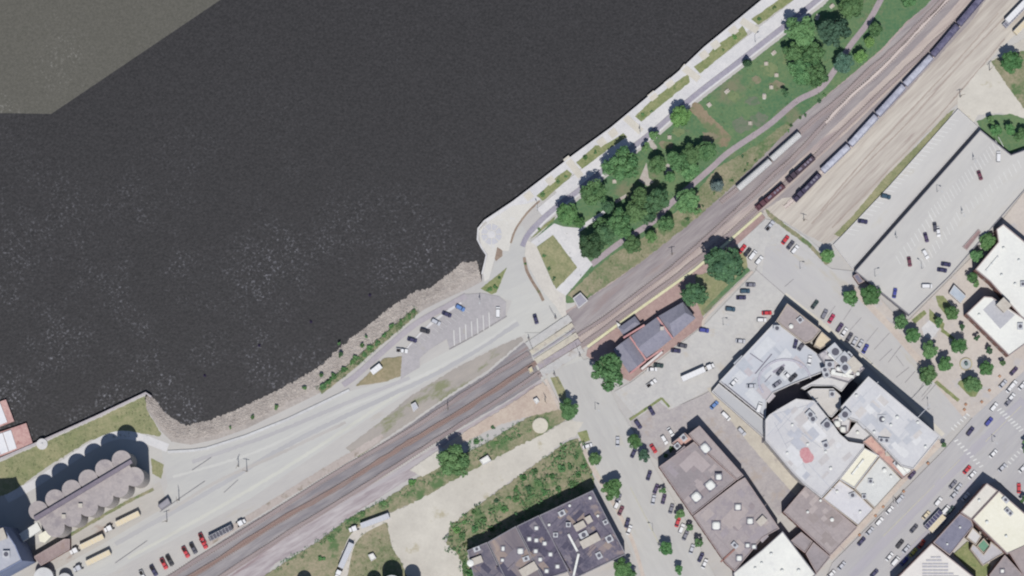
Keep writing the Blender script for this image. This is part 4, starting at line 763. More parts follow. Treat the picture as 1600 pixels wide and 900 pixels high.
lk_ = building('lower_parking_deck', 'long lower parking deck between the rail yard verge and the big deck', 'parking deck', [(1497, 170), (1528, 198), (1332, 420), (1302, 382), (1312, 372), (1390, 290)], 1.2, roofmat('deck_concrete_b', (190, 188, 189), (202, 200, 199), (196, 192, 186), .6, st=(50, 4)), W_PALE, par=.25, pw=.3, windows=False)
mk = MB()
for s0, s1 in rowsegs((1322, 364), (1484, 186), 30, (14, 3)):
    q = ccw([(P(x, y, 1).x - lk_.location.x, P(x, y, 1).y - lk_.location.y, 0.97) for x, y in band([s0, s1], .9)]); mk.add(q, [(0, 1, 2, 3)])
link('stall_markings', mk.me('stall_markings', [m_line]), lk_)['kind'] = 'stuff'
# depot
m_sh = M('shingles', (130, 130, 147), (146, 145, 160), (138, 138, 152), mid=.5, fine=2, patch=.6)
def gable(root, q, eave, ridge, along=0, hip=0.0):
    """q: four corners (world xy) in order; ridge runs along side 0-1 if along==0"""
    c = [Vector((x, y, 0)) for x, y in q]
    if along: c = c[1:] + c[:1]
    ox, oy = root.location.x, root.location.y
    m0 = (c[3] + c[0]) / 2; m1 = (c[1] + c[2]) / 2; d = m1 - m0
    r0 = m0 + d * hip; r1 = m1 - d * hip
    V = [(p.x - ox, p.y - oy, eave) for p in c] + [(r0.x - ox, r0.y - oy, ridge), (r1.x - ox, r1.y - oy, ridge)]
    F = [(0, 1, 5, 4), (2, 3, 4, 5), (1, 2, 5), (3, 0, 4)]
    link('roof', mesh('roof', V, F, m_sh), root)
    Wq = inset([(v[0], v[1]) for v in V[:4]], .5) if area2([(v[0], v[1]) for v in V[:4]]) > 0 else inset(list(reversed([(v[0], v[1]) for v in V[:4]])), .5)
    Vw, Fw = prism(Wq, 0, eave - .05, False); link('wall', mesh('wall', Vw, Fw, W_BRICK), root)
def PW(pts, h): return ccw([(P(x, y, h).x, P(x, y, h).y) for x, y in pts])
dep = empty('railway_depot', P(1020, 530)); put(dep, 'railway depot with grey shingled gable roofs and brick walls', 'building')
for q, e, r, al, hp in (([(958, 546), (983, 527), (1008, 563), (983, 583)], 6, 8.6, 1, 0), ([(984, 526), (1026, 496), (1050, 529), (1010, 562)], 6.4, 9.2, 0, 0.0), ([(1027, 495), (1067, 472), (1087, 497), (1052, 528)], 7, 10.2, 0, .18), ([(966, 512), (992, 494), (1001, 506), (975, 526)], 4, 5.4, 0, .2)):
    Qw = PW(q, e)
    L0, L1 = math.dist(Qw[0], Qw[1]), math.dist(Qw[1], Qw[2])
    gable(dep, Qw, e, r, 0 if L0 > L1 else 1, hp)
m_cop = M('brick_coping', (184, 132, 136), (200, 156, 154), mid=.8)
for a, b, h in (((984, 526), (1010, 563), 7.4), ((1027, 496), (1051, 529), 8.2), ((974, 528), (1007, 508), 6.6), ((1009, 563), (1035, 546), 6.8), ((984, 584), (1009, 564), 6.4)):
    seam(dep, h, a, b, .8, m_cop, 'coping', .9)
link('chimney', unit_mesh('shed', 1.4, 1.4, 3.2), dep, P(1034, 514, 8) - dep.location)
# depot awning in white along the south side, trackside canopy
building('platform_canopy', 'narrow white canopy along the street side of the depot', 'canopy', [(1000, 576), (1034, 548), (1037, 551), (1004, 579)], 3.2, M('canopy_white', (212, 208, 210), (222, 218, 220), mid=.8), W_BRICK, par=.15, pw=.2, windows=False)
building('platform_shelter', 'small white hut at the left end of the platform building', 'hut', [(963, 503), (969, 507), (971, 512), (966, 514)], 3.0, r_white, W_PALE, par=.15, pw=.2, windows=False)
building('park_shelter', 'small grey roofed shelter beside the crossing', 'shelter', [(895, 466), (907, 457), (919, 470), (904, 482)], 3.2, M('shelter_roof', (146, 144, 158), (160, 158, 170), mid=.6), W_PALE, par=.2, windows=False)
building('utility_hut', 'small white utility hut beside the gravel road', 'hut', [(749, 719), (762, 711), (768, 720), (755, 727)], 3.0, r_white, W_PALE, par=.2, windows=False)
building('utility_hut', 'small white hut on the dirt by the crossing', 'hut', [(833, 624), (839, 621), (843, 627), (838, 632)], 2.6, r_white, W_PALE, par=.2, windows=False)
building('utility_hut', 'grey box hut in the dark ballast left of the crossing', 'hut', [(642, 632), (649, 628), (654, 637), (646, 644)], 2.6, M('hut_grey', (188, 190, 200), (176, 178, 188), mid=.8), W_PALE, par=.2, windows=False)
building('tank_field_hut', 'small white shed in the tank field', 'hut', [(575, 867), (583, 864), (588, 872), (580, 877)], 2.6, r_white, W_PALE, par=.2, windows=False)
building('signal_hut', 'small tan hut beside the rails at the crossing', 'hut', [(825, 576), (831, 572), (834, 580), (828, 584)], 2.4, M('hut_tan', (206, 196, 160), (196, 186, 152), mid=.8), W_TAN, par=.2, windows=False)
building('weigh_shed', 'dark shed with pale roof in the elevator yard', 'shed', [(246, 790), (262, 778), (267, 787), (252, 797)], 4.5, M('weigh_roof', (152, 150, 160), (166, 164, 172), mid=.8), W_GREY, par=.2, windows=False)
building('elevator_shed', 'long brown shed roof beside the silos', 'shed', [(52, 870), (100, 842), (109, 842), (109, 858), (64, 884)], 7.0, M('brown_shed_roof', (146, 130, 132), (162, 146, 146), (152, 134, 130), mid=.5, patch=.58), W_BRICK, par=.3)
# head house off the left edge (its shadow falls over the lawn)
building('elevator_tower', 'tall blue grey elevator tower at the left edge', 'tower', [(-70, 826), (4, 822), (24, 852), (34, 876), (-10, 900), (-70, 905)], 54.0, M('tower_roof', (170, 172, 184), (184, 186, 196), mid=.5), M('tower_cladding', (120, 132, 164), (138, 148, 178), mid=.5, streak=None), [('shed', 0, 836, 5, 5, 3, 20), ('unit', 10, 866, 3, 3, 2, 0)], windows=False)
# pile of silos
sil = empty('grain_elevator', P(130, 780)); put(sil, 'row of round concrete grain silos with a long gallery roof', 'grain elevator')
HS = 30.0
m_silo = M('silo_concrete', (178, 170, 168), (196, 188, 184), (164, 154, 154), mid=.4, patch=.6)
m_silotop = M('silo_top', (160, 153, 156), (178, 170, 170), (150, 143, 148), mid=.5, patch=.56)
sm = MB(); sm.cyl(0, 0, 0, HS, 4.4, 28, 0); sm.cyl(0, 0, HS, HS + .3, 4.5, 28, 1); sm = sm.me('silo', [m_silo, m_silotop])
for x, y in ((190, 719), (164, 733), (138, 749), (112, 765), (86, 780), (60, 798), (210, 745), (186, 762), (162, 777), (138, 792), (112, 808), (86, 824)):
    p = P(x, y, HS); link('silo', sm, sil, (p.x - sil.location.x, p.y - sil.location.y, 0))
def sprism(px, z0, z1, nm, m):
    q = ccw([(P(x, y, z1).x - sil.location.x, P(x, y, z1).y - sil.location.y) for x, y in px]); V, F = prism(q, z0, z1); return link(nm, mesh(nm, V, F, m), sil)
sprism([(58, 808), (200, 724), (214, 744), (206, 756), (90, 826), (70, 828)], HS - .5, HS + .45, 'roof', m_silotop)
sprism([(52, 808), (204, 718), (207, 723), (56, 814)], HS, HS + 2.6, 'conveyor_gallery', M('gallery_grey', (120, 112, 126), (136, 128, 140), mid=.8))
sprism([(30, 834), (58, 816), (64, 828), (36, 846)], HS - 12, HS - 8, 'conveyor_bridge', r_white)
sprism([(60, 836), (76, 826), (80, 838), (70, 848), (62, 846)], 6, 14, 'loading_hood', r_cream)
for x, y in ((126, 790), (100, 807)):
    p = P(x, y, HS + .5); link('roof_vent', unit_mesh('shed', 1.6, 1.6, 1.6), sil, (p.x - sil.location.x, p.y - sil.location.y, HS + .4))

# storage tanks just below the lower edge, their shadows reach the picture
m_tank = M('tank_white', (214, 214, 216), (204, 204, 208), mid=.6)
for i, (x, y, r, h) in enumerate(((612, 914, 4.6, 17), (644, 916, 3.6, 16), (584, 922, 3.4, 14), (474, 922, 3.4, 14), (68, 902, 4.6, 8), (101, 906, 3.2, 6))):
    mb = MB(); mb.cyl(0, 0, 0, h, r, 24, 0); mb.cyl(0, 0, h, h + .9, r, 24, 0, .4); mb.tube((r + .2, 0, 0), (r + .2, 0, h), .2)
    p = P(x, y, h); o = link('storage_tank', mb.me('storage_tank', [m_tank]), None, (p.x, p.y, 0))
    put(o, ['white storage tank casting the largest round shadow at the bottom edge', 'white storage tank right of the largest one at the bottom edge', 'white storage tank left of the largest one at the bottom edge', 'lone white storage tank left of the tank lane', 'wide low tank beside the long brown shed', 'small low tank right of the wide low one'][i], 'tank')

# plaza things
fo = empty('fountain', P(1509, 569)); put(fo, 'round fountain with stone rim in the town plaza', 'fountain')
def fring(r0, r1, h, m, nm):
    mb = MB(); n = 28
    R = [[(r * math.cos(2 * math.pi * i / n), r * math.sin(2 * math.pi * i / n), z) for i in range(n)] for r, z in ((r1, 0), (r1, h), (r0, h), (r0, 0))]
    mb.rings(R, 0, False); return link(nm, mb.me(nm, [m]), fo, (0, 0, LAYER[0] * .004))
fring(2.5, 3.0, .5, M('fountain_rim', (176, 166, 140), (188, 178, 152), mid=.8), 'rim'); fring(0.01, 2.5, .2, M('fountain_basin', (188, 190, 192), (176, 180, 184), mid=.8), 'basin')
mb = MB(); mb.cyl(0, 0, 0, 1.6, .5, 12, 0, .3); mb.cyl(0, 0, 1.6, 1.8, .9, 12, 0); link('pedestal', mb.me('pedestal', [M('bronze_green', (92, 112, 112))]), fo, (0, 0, LAYER[0] * .004))
cp = MB(); cp.cyl(0, 0, 0, 1.0, 3.7, 32, 0); cp.cyl(0, 0, 1.0, 1.2, 3.5, 32, 0); cp.tube((0, 0, 1.2), (0, 0, 1.5), .4)
put(link('round_cistern', cp.me('round_cistern', [M('cistern_lid', (198, 192, 180), (210, 204, 192), mid=.6)]), None, P(844, 665)), 'flat round pale cistern lid by the gravel road', 'cistern')
mc = MB(); mc.cyl(0, 0, -6, .8, 2.6, 20, 0); mc.cyl(0, 0, .8, 1.4, .5, 8, 0)
put(link('mooring_cell', mc.me('mooring_cell', [m_white]), None, P(66, 694)), 'round white mooring cell at the dock wall by the barges', 'mooring')

# picnic pads, tables and benches in the park
tm = MB(); tm.box(-.4, .4, -.9, .9, .7, .78, 0); tm.box(-.9, -.6, -.9, .9, .42, .48, 0); tm.box(.6, .9, -.9, .9, .42, .48, 0); tm.box(-.8, .8, -.6, -.5, .3, .4, 0); tm.box(-.8, .8, .5, .6, .3, .4, 0); tm.box(-.3, .3, -.6, -.5, 0, .7, 0); tm.box(-.3, .3, .5, .6, 0, .7, 0)
tm = tm.me('picnic_table', [M('table_wood', (186, 176, 168), (200, 190, 180), mid=1.)])
LAYER[0] += 1; zp = LAYER[0] * .004
padm = M('pad_concrete', (196, 194, 190), (208, 205, 202), mid=.8)
for i, (x, y, w, l, a) in enumerate(((1209, 83, 6, 4, 40), (1197, 100, 3.6, 3.6, 0), (1213, 118, 3.6, 3.6, 0), (1205, 137, 3.2, 3.2, 0), (1194, 151, 3.4, 7, 0), (1136, 143, 6, 4.4, 40), (1108, 164, 5, 5, 40), (1300, 10, 6, 3.6, 40), (1277, 27, 4, 7, -20), (1046, 215, 4, 4, 0), (1110, 225, 4, 5, 0), (960, 284, 4, 4, 0), (1172, 193, 2.6, 2.6, 0))):
    p = P(x, y); t = empty('picnic_table', (p.x, p.y, 0), math.radians(a)); put(t, None, 'picnic table')
    lk = link('concrete_pad', mesh('pad', [(-w * S / 2 * 1.3, -l * S / 2 * 1.3, zp), (w * S / 2 * 1.3, -l * S / 2 * 1.3, zp), (w * S / 2 * 1.3, l * S / 2 * 1.3, zp), (-w * S / 2 * 1.3, l * S / 2 * 1.3, zp)], [(0, 1, 2, 3)], padm), t)
    link('table', tm, t, (0, 0, zp))
    t['label'] = 'picnic table on pale pad, %s' % ['beside the dense trees near the trail', 'among the upper pads', 'middle of the open lawn', 'just below the round pads', 'on the tallest white pad', 'left part of the open lawn near the trail', 'close to the bright tree and trail', 'at the very top of the park', 'near the top between two tree crowns', 'beside the bright small tree', 'at the right end of the dense grove', 'between the promenade trees', 'alone on the lower lawn'][i]
# ------------------------------------------------------------------ barges
for i, (q, lb) in enumerate((([(-120, 672), (9, 624), (22, 658), (-108, 708)], 'upper white covered barge at the left edge'), ([(-110, 712), (41, 661), (51, 693), (-96, 752)], 'lower white covered barge with rusty bow deck'))):
    W = ccw([(P(x, y, -.4).x, P(x, y, -.4).y) for x, y in q]); cx = sum(p[0] for p in W) / 4; cy = sum(p[1] for p in W) / 4
    t = empty('barge', (cx, cy, WZ)); put(t, lb, 'barge'); Q = [(x - cx, y - cy) for x, y in W]
    V, F = prism(Q, -1.5, 2.4); link('hull', mesh('hull', V, F, M('rusty_hull', (176, 136, 136), (198, 164, 160), (160, 116, 112), mid=.5, patch=.58)), t)
    # hatch covers, stepped
    a0, b0 = (q[0], q[3]), (q[1], q[2]); end = .93 if i == 0 else .84
    nseg = 9
    for k in range(nseg):
        t0, t1 = .06 + (end - .06) * k / nseg, .06 + (end - .06) * (k + .94) / nseg; c = []
        for tt, s in ((t0, .07), (t1, .07), (t1, .93), (t0, .93)):
            xa = q[0][0] + (q[1][0] - q[0][0]) * tt; ya = q[0][1] + (q[1][1] - q[0][1]) * tt; xb = q[3][0] + (q[2][0] - q[3][0]) * tt; yb = q[3][1] + (q[2][1] - q[3][1]) * tt
            c.append((xa + (xb - xa) * s, ya + (yb - ya) * s))
        Wc = ccw([(P(x, y, .2).x - cx, P(x, y, .2).y - cy) for x, y in c]); V, F = prism(Wc, 2.4, 3.1 + .12 * (k % 2)); link('hatch_cover', mesh('hatch_cover', V, F, M('hatch_white', (214, 216, 224), (228, 228, 234), mid=.4)), t)

# ------------------------------------------------------------------ trees and bushes
LEAF = {}
def leaf_mat(name, c1, c2):
    m = bpy.data.materials.new(name); m.use_nodes = True; nt = m.node_tree; nd = nt.nodes; lk = nt.links; b = nd['Principled BSDF']
    b.inputs['Roughness'].default_value = .75; b.inputs['Specular IOR Level'].default_value = .15
    at = nd.new('ShaderNodeAttribute'); at.attribute_name = 'tone'
    mx = nd.new('ShaderNodeMix'); mx.data_type = 'RGBA'; lk.new(at.outputs['Fac'], mx.inputs[0]); mx.inputs[6].default_value = A(c1); mx.inputs[7].default_value = A(c2)
    oi = nd.new('ShaderNodeObjectInfo'); hs = nd.new('ShaderNodeHueSaturation'); mr = nd.new('ShaderNodeMapRange'); mr.inputs[3].default_value = .68; mr.inputs[4].default_value = 1.08
    lk.new(oi.outputs['Random'], mr.inputs[0]); lk.new(mr.outputs[0], hs.inputs['Value']); hs.inputs['Saturation'].default_value = .88
    m3 = nd.new('ShaderNodeMapRange'); m3.inputs[3].default_value = .49; m3.inputs[4].default_value = .52; wn_ = nd.new('ShaderNodeMath'); wn_.operation = 'FRACT'; w2 = nd.new('ShaderNodeMath'); w2.operation = 'MULTIPLY'; w2.inputs[1].default_value = 7.3
    lk.new(oi.outputs['Random'], w2.inputs[0]); lk.new(w2.outputs[0], wn_.inputs[0]); lk.new(wn_.outputs[0], m3.inputs[0]); lk.new(m3.outputs[0], hs.inputs['Hue'])
    lk.new(mx.outputs[2], hs.inputs['Color']); lk.new(hs.outputs[0], b.inputs['Base Color']); LEAF[name] = m; return m
leaf_mat('green', (72, 118, 70), (118, 160, 98)); leaf_mat('dark', (54, 96, 66), (92, 132, 86)); leaf_mat('bright', (86, 136, 66), (134, 180, 94))
leaf_mat('blue', (64, 104, 84), (92, 130, 106)); leaf_mat('silver', (112, 138, 136), (150, 172, 170)); leaf_mat('olive', (84, 104, 60), (122, 130, 84)); leaf_mat('fresh', (66, 118, 62), (112, 158, 92))
m_bark = M('bark', (104, 88, 78), (126, 110, 98), mid=2.0)

def crown_mesh(seed, nblob, nleaf, ls, flat=.8, conical=False):
    r = np.random.default_rng(seed); blobs = []
    for _ in range(nblob):
        while True:
            v = r.uniform(-1, 1, 3)
            if np.linalg.norm(v) < 1: break
        if conical:
            z = r.uniform(-.9, .95); rad = (1 - (z + .9) / 1.9) * .62; a = r.uniform(0, 6.283); v = np.array([rad * math.cos(a), rad * math.sin(a), z * 1.2]); q = .24 + .18 * rad
        else:
            v = v * np.array([.80, .80, .55]); v[2] -= .18 * (v[0] ** 2 + v[1] ** 2); q = r.uniform(.15, .36)
        blobs.append((v, q, r.uniform(0, 1)))
    V = []; tone = []
    per = nleaf // nblob
    for c, q, t in blobs:
        n = r.normal(size=(per, 3)); n[:, 2] = np.abs(n[:, 2]) * np.where(r.random(per) < .78, 1, -1); n /= np.linalg.norm(n, axis=1)[:, None]
        p = c + n * q * r.uniform(.72, 1.1, (per, 1)) * np.array([1, 1, flat])
        nn = n + r.normal(size=(per, 3)) * .42; nn /= np.linalg.norm(nn, axis=1)[:, None]
        u = np.cross(nn, r.normal(size=(per, 3))); u /= np.linalg.norm(u, axis=1)[:, None]; w = np.cross(nn, u)
        s = (ls * r.uniform(.6, 1.35, per))[:, None]
        quad = np.stack([p - u * s - w * s * .6, p + u * s - w * s * .6, p + u * s * .7 + w * s * .8, p - u * s * .7 + w * s * .8], 1)
        V.append(quad.reshape(-1, 3)); tone.append(np.clip(t * .55 + r.random(per) * .5, 0, 1))
    V = np.concatenate(V); tone = np.concatenate(tone); n = len(V) // 4
    me = bpy.data.meshes.new('crown'); me.vertices.add(len(V)); me.vertices.foreach_set('co', V.astype('f').ravel()); me.loops.add(len(V)); me.loops.foreach_set('vertex_index', np.arange(len(V), dtype='i'))
    me.polygons.add(n); me.polygons.foreach_set('loop_start', np.arange(0, len(V), 4, dtype='i')); me.polygons.foreach_set('loop_total', np.full(n, 4, 'i'))
    at = me.attributes.new('tone', 'FLOAT', 'FACE'); at.data.foreach_set('value', tone.astype('f'))
    me.materials.append(LEAF['green']); me.update(calc_edges=True); me.validate(); return me
CR = [crown_mesh(s, nb, nl, ls) for s, nb, nl, ls in ((1, 46, 5200, .062), (2, 38, 4600, .066), (3, 54, 5600, .058), (4, 30, 4200, .07))]
CRS = [crown_mesh(s, 12, 1300, .11) for s in (11, 12, 13)]
CRC = crown_mesh(21, 34, 4200, .055, 1.0, True)
TRK = {}
def trunk_mesh(k):
    if k in TRK: return TRK[k]
    r = random.Random(k); mb = MB(); mb.tube((0, 0, -.1), (r.uniform(-.03, .03), 0, .75), .055, 8, 0, .035)
    for i in range(5):
        a = i * 1.26 + r.uniform(-.3, .3); z = .45 + .08 * i
        e = (math.cos(a) * .42, math.sin(a) * .42, z + .35); mb.tube((0, 0, z), e, .026, 6, 0, .012)
        mb.tube(e, (e[0] * 1.5, e[1] * 1.5, e[2] + .22), .012, 5, 0, .005)
    me = mb.me('trunk', [m_bark]); TRK[k] = me; return me
def ordword(i, n): return (ordn[i] if i < 10 else '%dth' % (i + 1))
ZONE = {}
def reg(o, px, noun, zone): ZONE.setdefault(zone, []).append((px, o, noun))
def tree(x, y, r, kind, zone, noun='tree', small=False, hf=1.0):
    R = r * S * .96; h = (R * 2.15 + 2.6) * hf
    conic = noun == 'conifer'
    crz = R * .78 * hf
    cz = h - crz * .72
    p = P(x, y, cz)
    root = empty('conifer_tree' if conic else ('young_tree' if r < 8 else 'tree'), (p.x, p.y, 0), rnd.uniform(0, 6.28))
    put(root, None, 'tree')
    me = CRC if conic else (rnd.choice(CRS) if r < 9 else rnd.choice(CR))
    c = link('crown', me, root, (0, 0, cz)); c.scale = (R * rnd.uniform(.98, 1.2), R * rnd.uniform(.98, 1.2), crz * (1.5 if conic else rnd.uniform(.85, 1.1)))
    c.material_slots[0].link = 'OBJECT'; c.material_slots[0].material = LEAF[kind]
    t = link('trunk', trunk_mesh(rnd.randrange(4)), root); t.scale = (R * 1.1, R * 1.1, h * .78)
    adj = {'green': 'mid green', 'dark': 'dark green', 'bright': 'bright green', 'blue': 'bluish', 'silver': 'silvery', 'olive': 'olive green', 'fresh': 'fresh green'}[kind]
    size = 'very large' if r >= 26 else 'large' if r >= 19 else 'medium' if r >= 13 else 'small' if r >= 7 else 'tiny'
    reg(root, x, '%s %s %s' % (size, adj, noun), zone); return root
Z1 = 'upper grove by the park path'
for a in ((1252, 48, 25, 'green'), (1302, 50, 25, 'blue'), (1240, 82, 17, 'green'), (1270, 84, 18, 'green'), (1250, 112, 20, 'green'), (1276, 118, 19, 'green'), (1318, 98, 16, 'blue'), (1345, 88, 11, 'bright'), (1358, 66, 9, 'bright'), (1368, 46, 11, 'green'), (1330, 6, 20, 'green'), (1420, -2, 14, 'green'), (1227, 146, 8, 'dark'), (1384, -12, 10, 'green')): tree(*a, Z1)
Z2 = 'middle grove by the promenade'
for a in ((1064, 180, 17, 'bright'), (1022, 212, 9, 'green'), (974, 256, 26, 'green'), (952, 262, 14, 'green'), (928, 300, 23, 'green'), (886, 332, 19, 'fresh'), (905, 348, 9, 'fresh'), (1008, 230, 8, 'green'), (1028, 258, 15, 'green'), (1058, 252, 19, 'green'), (1082, 240, 17, 'green'), (1102, 236, 16, 'green'), (1078, 268, 15, 'green'), (1046, 276, 10, 'green')): tree(*a, Z2)
tree(1168, 98, 8, 'dark', Z2, 'conifer'); tree(1122, 288, 12, 'silver', Z2, 'conifer')
Z3 = 'lower grove along the railway'
for a in ((1072, 314, 20, 'green'), (1028, 312, 19, 'dark'), (1000, 308, 17, 'green'), (1012, 332, 16, 'dark'), (992, 332, 20, 'green'), (968, 346, 20, 'green'), (950, 322, 11, 'dark'), (948, 366, 18, 'dark'), (924, 384, 20, 'dark'), (940, 352, 12, 'green'), (988, 382, 14, 'green'), (1040, 350, 14, 'green'), (1018, 370, 10, 'fresh'), (976, 362, 12, 'green'), (1088, 330, 8, 'green')): tree(*a, Z3)
Z4 = 'trees around depot and streets'
for a in ((1131, 410, 30, 'dark'), (1086, 462, 20, 'dark'), (950, 580, 29, 'green'), (889, 640, 17, 'green'), (709, 720, 25, 'green'), (1294, 400, 12, 'fresh')): tree(*a, 'depot and street')
for a in ((930, 716, 11, 'green'), (992, 690, 13, 'fresh'), (1006, 712, 10, 'blue'), (956, 764, 16, 'fresh'), (1036, 767, 6, 'green'), (1062, 803, 8, 'green'), (1078, 824, 6, 'green'), (1092, 848, 8, 'green'), (1041, 857, 11, 'fresh'), (972, 888, 15, 'fresh'), (1060, 890, 8, 'fresh'), (985, 898, 10, 'green')): tree(*a, 'street below the crossing')
for a in ((1329, 465, 12, 'fresh'), (1360, 461, 15, 'fresh'), (1408, 503, 11, 'green'), (1425, 524, 13, 'fresh'), (1453, 547, 14, 'green'), (1477, 569, 13, 'fresh'), (1450, 586, 14, 'green'), (1499, 540, 14, 'fresh'), (1541, 576, 12, 'fresh'), (1520, 602, 14, 'green'), (1487, 489, 11, 'fresh'), (1503, 511, 5, 'dark'), (1526, 528, 6, 'dark'), (1546, 548, 6, 'dark'), (1567, 567, 5, 'green'), (1466, 503, 8, 'green'), (1542, 378, 13, 'fresh'), (1526, 400, 11, 'green'), (1519, 434, 9, 'fresh'), (1526, 444, 6, 'green'), (1475, 695, 5, 'green'), (1600, 780, 7, 'green'), (1604, 690, 6, 'green'), (1602, 704, 6, 'green')): tree(*a, 'town plaza and main street')
for a in ((1582, 98, 18, 'fresh'), (1548, 188, 7, 'green'), (1556, 204, 10, 'fresh'), (1578, 202, 9, 'fresh'), (1590, 214, 8, 'green'), (1598, 208, 9, 'green')): tree(*a, 'right edge above the parking deck')
# bushes
def bush(x, y, r, kind, zone):
    p = P(x, y); o = link('shrub', rnd.choice(CRS), None, (p.x, p.y, r * S * .35), rnd.uniform(0, 6.3)); o.scale = (r * S,) * 2 + (r * S * .75,)
    o.material_slots[0].link = 'OBJECT'; o.material_slots[0].material = LEAF[kind]; put(o, None, 'shrub')
    reg(o, x, {'bright': 'bright green', 'fresh': 'fresh green', 'green': 'mid green', 'dark': 'dark green', 'olive': 'olive green'}[kind] + ' shrub', zone)
for a in ((476, 606, 4, 'green'), (502, 586, 4, 'green'), (514, 596, 7, 'fresh'), (506, 604, 7, 'green'), (522, 588, 6, 'fresh'), (532, 554, 5, 'dark'), (538, 578, 6, 'fresh'), (550, 566, 5, 'fresh'), (556, 560, 6, 'green'), (566, 540, 4, 'fresh'), (570, 554, 5, 'green'), (578, 544, 6, 'fresh'), (590, 536, 6, 'green'), (600, 524, 5, 'fresh'), (612, 510, 5, 'fresh'), (626, 504, 5, 'green'), (640, 494, 5, 'fresh'), (646, 486, 4, 'green'), (360, 668, 3, 'green'), (395, 652, 4, 'green'), (432, 636, 5, 'green'), (530, 537, 3, 'fresh'), (572, 526, 3, 'fresh')): bush(*a, 'river bank')
for a in ((850, 400, 3.5, 'green'), (858, 420, 3.5, 'green'), (866, 435, 4, 'dark'), (765, 452, 5, 'fresh'), (774, 448, 5, 'fresh'), (780, 434, 3, 'green'), (821, 412, 2.5, 'green'), (848, 304, 5, 'green'), (872, 284, 4, 'green'), (884, 276, 3, 'green'), (914, 246, 5, 'fresh'), (930, 238, 4, 'green'), (1148, 58, 5, 'bright'), (1130, 78, 3, 'green'), (1186, 30, 4, 'green'), (1004, 178, 3, 'green'), (1210, 12, 4, 'green'), (1018, 174, 3, 'green'), (874, 337, 4, 'green'), (842, 358, 3, 'green')): bush(*a, 'park beds')
for a in ((566, 802, 6, 'green'), (502, 872, 7, 'fresh'), (644, 754, 7, 'bright'), (516, 842, 6, 'green'), (600, 786, 5, 'green'), (770, 668, 4, 'dark'), (744, 690, 5, 'green'), (776, 692, 4, 'fresh'), (872, 716, 6, 'green'), (880, 700, 5, 'green'), (900, 714, 5, 'green'), (826, 764, 8, 'dark'), (842, 756, 7, 'green'), (806, 780, 7, 'green'), (776, 782, 5, 'dark'), (796, 778, 5, 'green'), (756, 812, 6, 'green'), (714, 828, 7, 'bright'), (726, 816, 5, 'fresh'), (740, 800, 5, 'fresh'), (862, 744, 6, 'fresh'), (890, 728, 6, 'green'), (904, 742, 6, 'fresh'), (768, 826, 6, 'green'), (735, 896, 9, 'fresh'), (726, 850, 5, 'olive'), (240, 700, 0.1, 'olive'), (850, 770, 7, 'fresh'), (788, 796, 7, 'fresh'), (818, 746, 7, 'fresh'), (836, 736, 6, 'green'), (878, 732, 8, 'green'), (896, 756, 7, 'green'), (872, 764, 6, 'green'), (742, 826, 7, 'green'), (722, 838, 7, 'green'), (806, 764, 6, 'fresh'), (912, 728, 6, 'fresh'), (1048, 702, 5, 'fresh'), (1040, 712, 4, 'green')): bush(*a, 'weedy ground near the warehouse') if a[2] > 1 else None
for a in ((1160, 244, 3, 'dark'), (1180, 250, 3, 'green'), (1164, 266, 3, 'dark'), (1236, 196, 3, 'dark'), (1250, 184, 3, 'green'), (1258, 180, 3, 'dark'), (1280, 158, 4, 'dark'), (1288, 148, 4, 'green'), (1144, 282, 3, 'green'), (1116, 302, 3, 'green'), (1098, 322, 3, 'dark'), (1074, 342, 4, 'dark'), (1168, 256, 3, 'green'), (1232, 204, 3, 'green')): bush(*a, 'railway fence of the park')
# weeds: leaf clumps nobody could count
def weeds(name, polys, n, s0, s1, kinds, label, hgt=.25):
    tm = CRS[0]; co = np.empty(len(tm.vertices) * 3, 'f'); tm.vertices.foreach_get('co', co); co = co.reshape(-1, 3)
    quads = co.reshape(-1, 4, 3); V = []
    rg = np.random.default_rng(5)
    for poly in polys:
        for x, y in scatter(poly, n):
            k = 26; idx = rg.integers(0, len(quads), k); q = quads[idx].copy().reshape(-1, 3); s = rg.uniform(s0, s1); a = rg.uniform(0, 6.28)
            R = np.array([[math.cos(a), -math.sin(a), 0], [math.sin(a), math.cos(a), 0], [0, 0, 1]]); q = q @ R.T * np.array([s, s, s * .5])
            p = P(x, y, 0); V.append(q + np.array([p.x, p.y, LAYER[0] * .004 + s * .25]))
    V = np.concatenate(V); nq = len(V) // 4
    me = bpy.data.meshes.new(name); me.vertices.add(len(V)); me.vertices.foreach_set('co', V.astype('f').ravel()); me.loops.add(len(V)); me.loops.foreach_set('vertex_index', np.arange(len(V), dtype='i'))
    me.polygons.add(nq); me.polygons.foreach_set('loop_start', np.arange(0, len(V), 4, dtype='i')); me.polygons.foreach_set('loop_total', np.full(nq, 4, 'i'))
    at = me.attributes.new('tone', 'FLOAT', 'FACE'); at.data.foreach_set('value', np.repeat(rg.random(nq // 26 + 1), 26)[:nq].astype('f'))
    me.materials.append(LEAF[kinds]); me.update(calc_edges=True)
    put(link(name, me), label, 'weeds', None, 'stuff')
weeds('weeds', [WEEDS], 190, .7, 3.6, 'green', 'thick green weeds growing behind the warehouse')
weeds('weeds', [band([(430, 890), (500, 848), (560, 806), (620, 778), (690, 740)], 12), [(700, 700), (760, 680), (840, 650), (850, 660), (780, 700), (730, 726), (710, 730)]], 130, .6, 1.7, 'fresh', 'patchy weeds along the gravel road and railway')
weeds('weeds', [band([(496, 612), (540, 580), (580, 546), (620, 512), (652, 484)], 12)], 190, .4, 1.2, 'fresh', 'green weeds on top of the river bank')
weeds('weeds', [PARK], 160, .3, .7, 'olive', 'loose tufts across the park lawn')
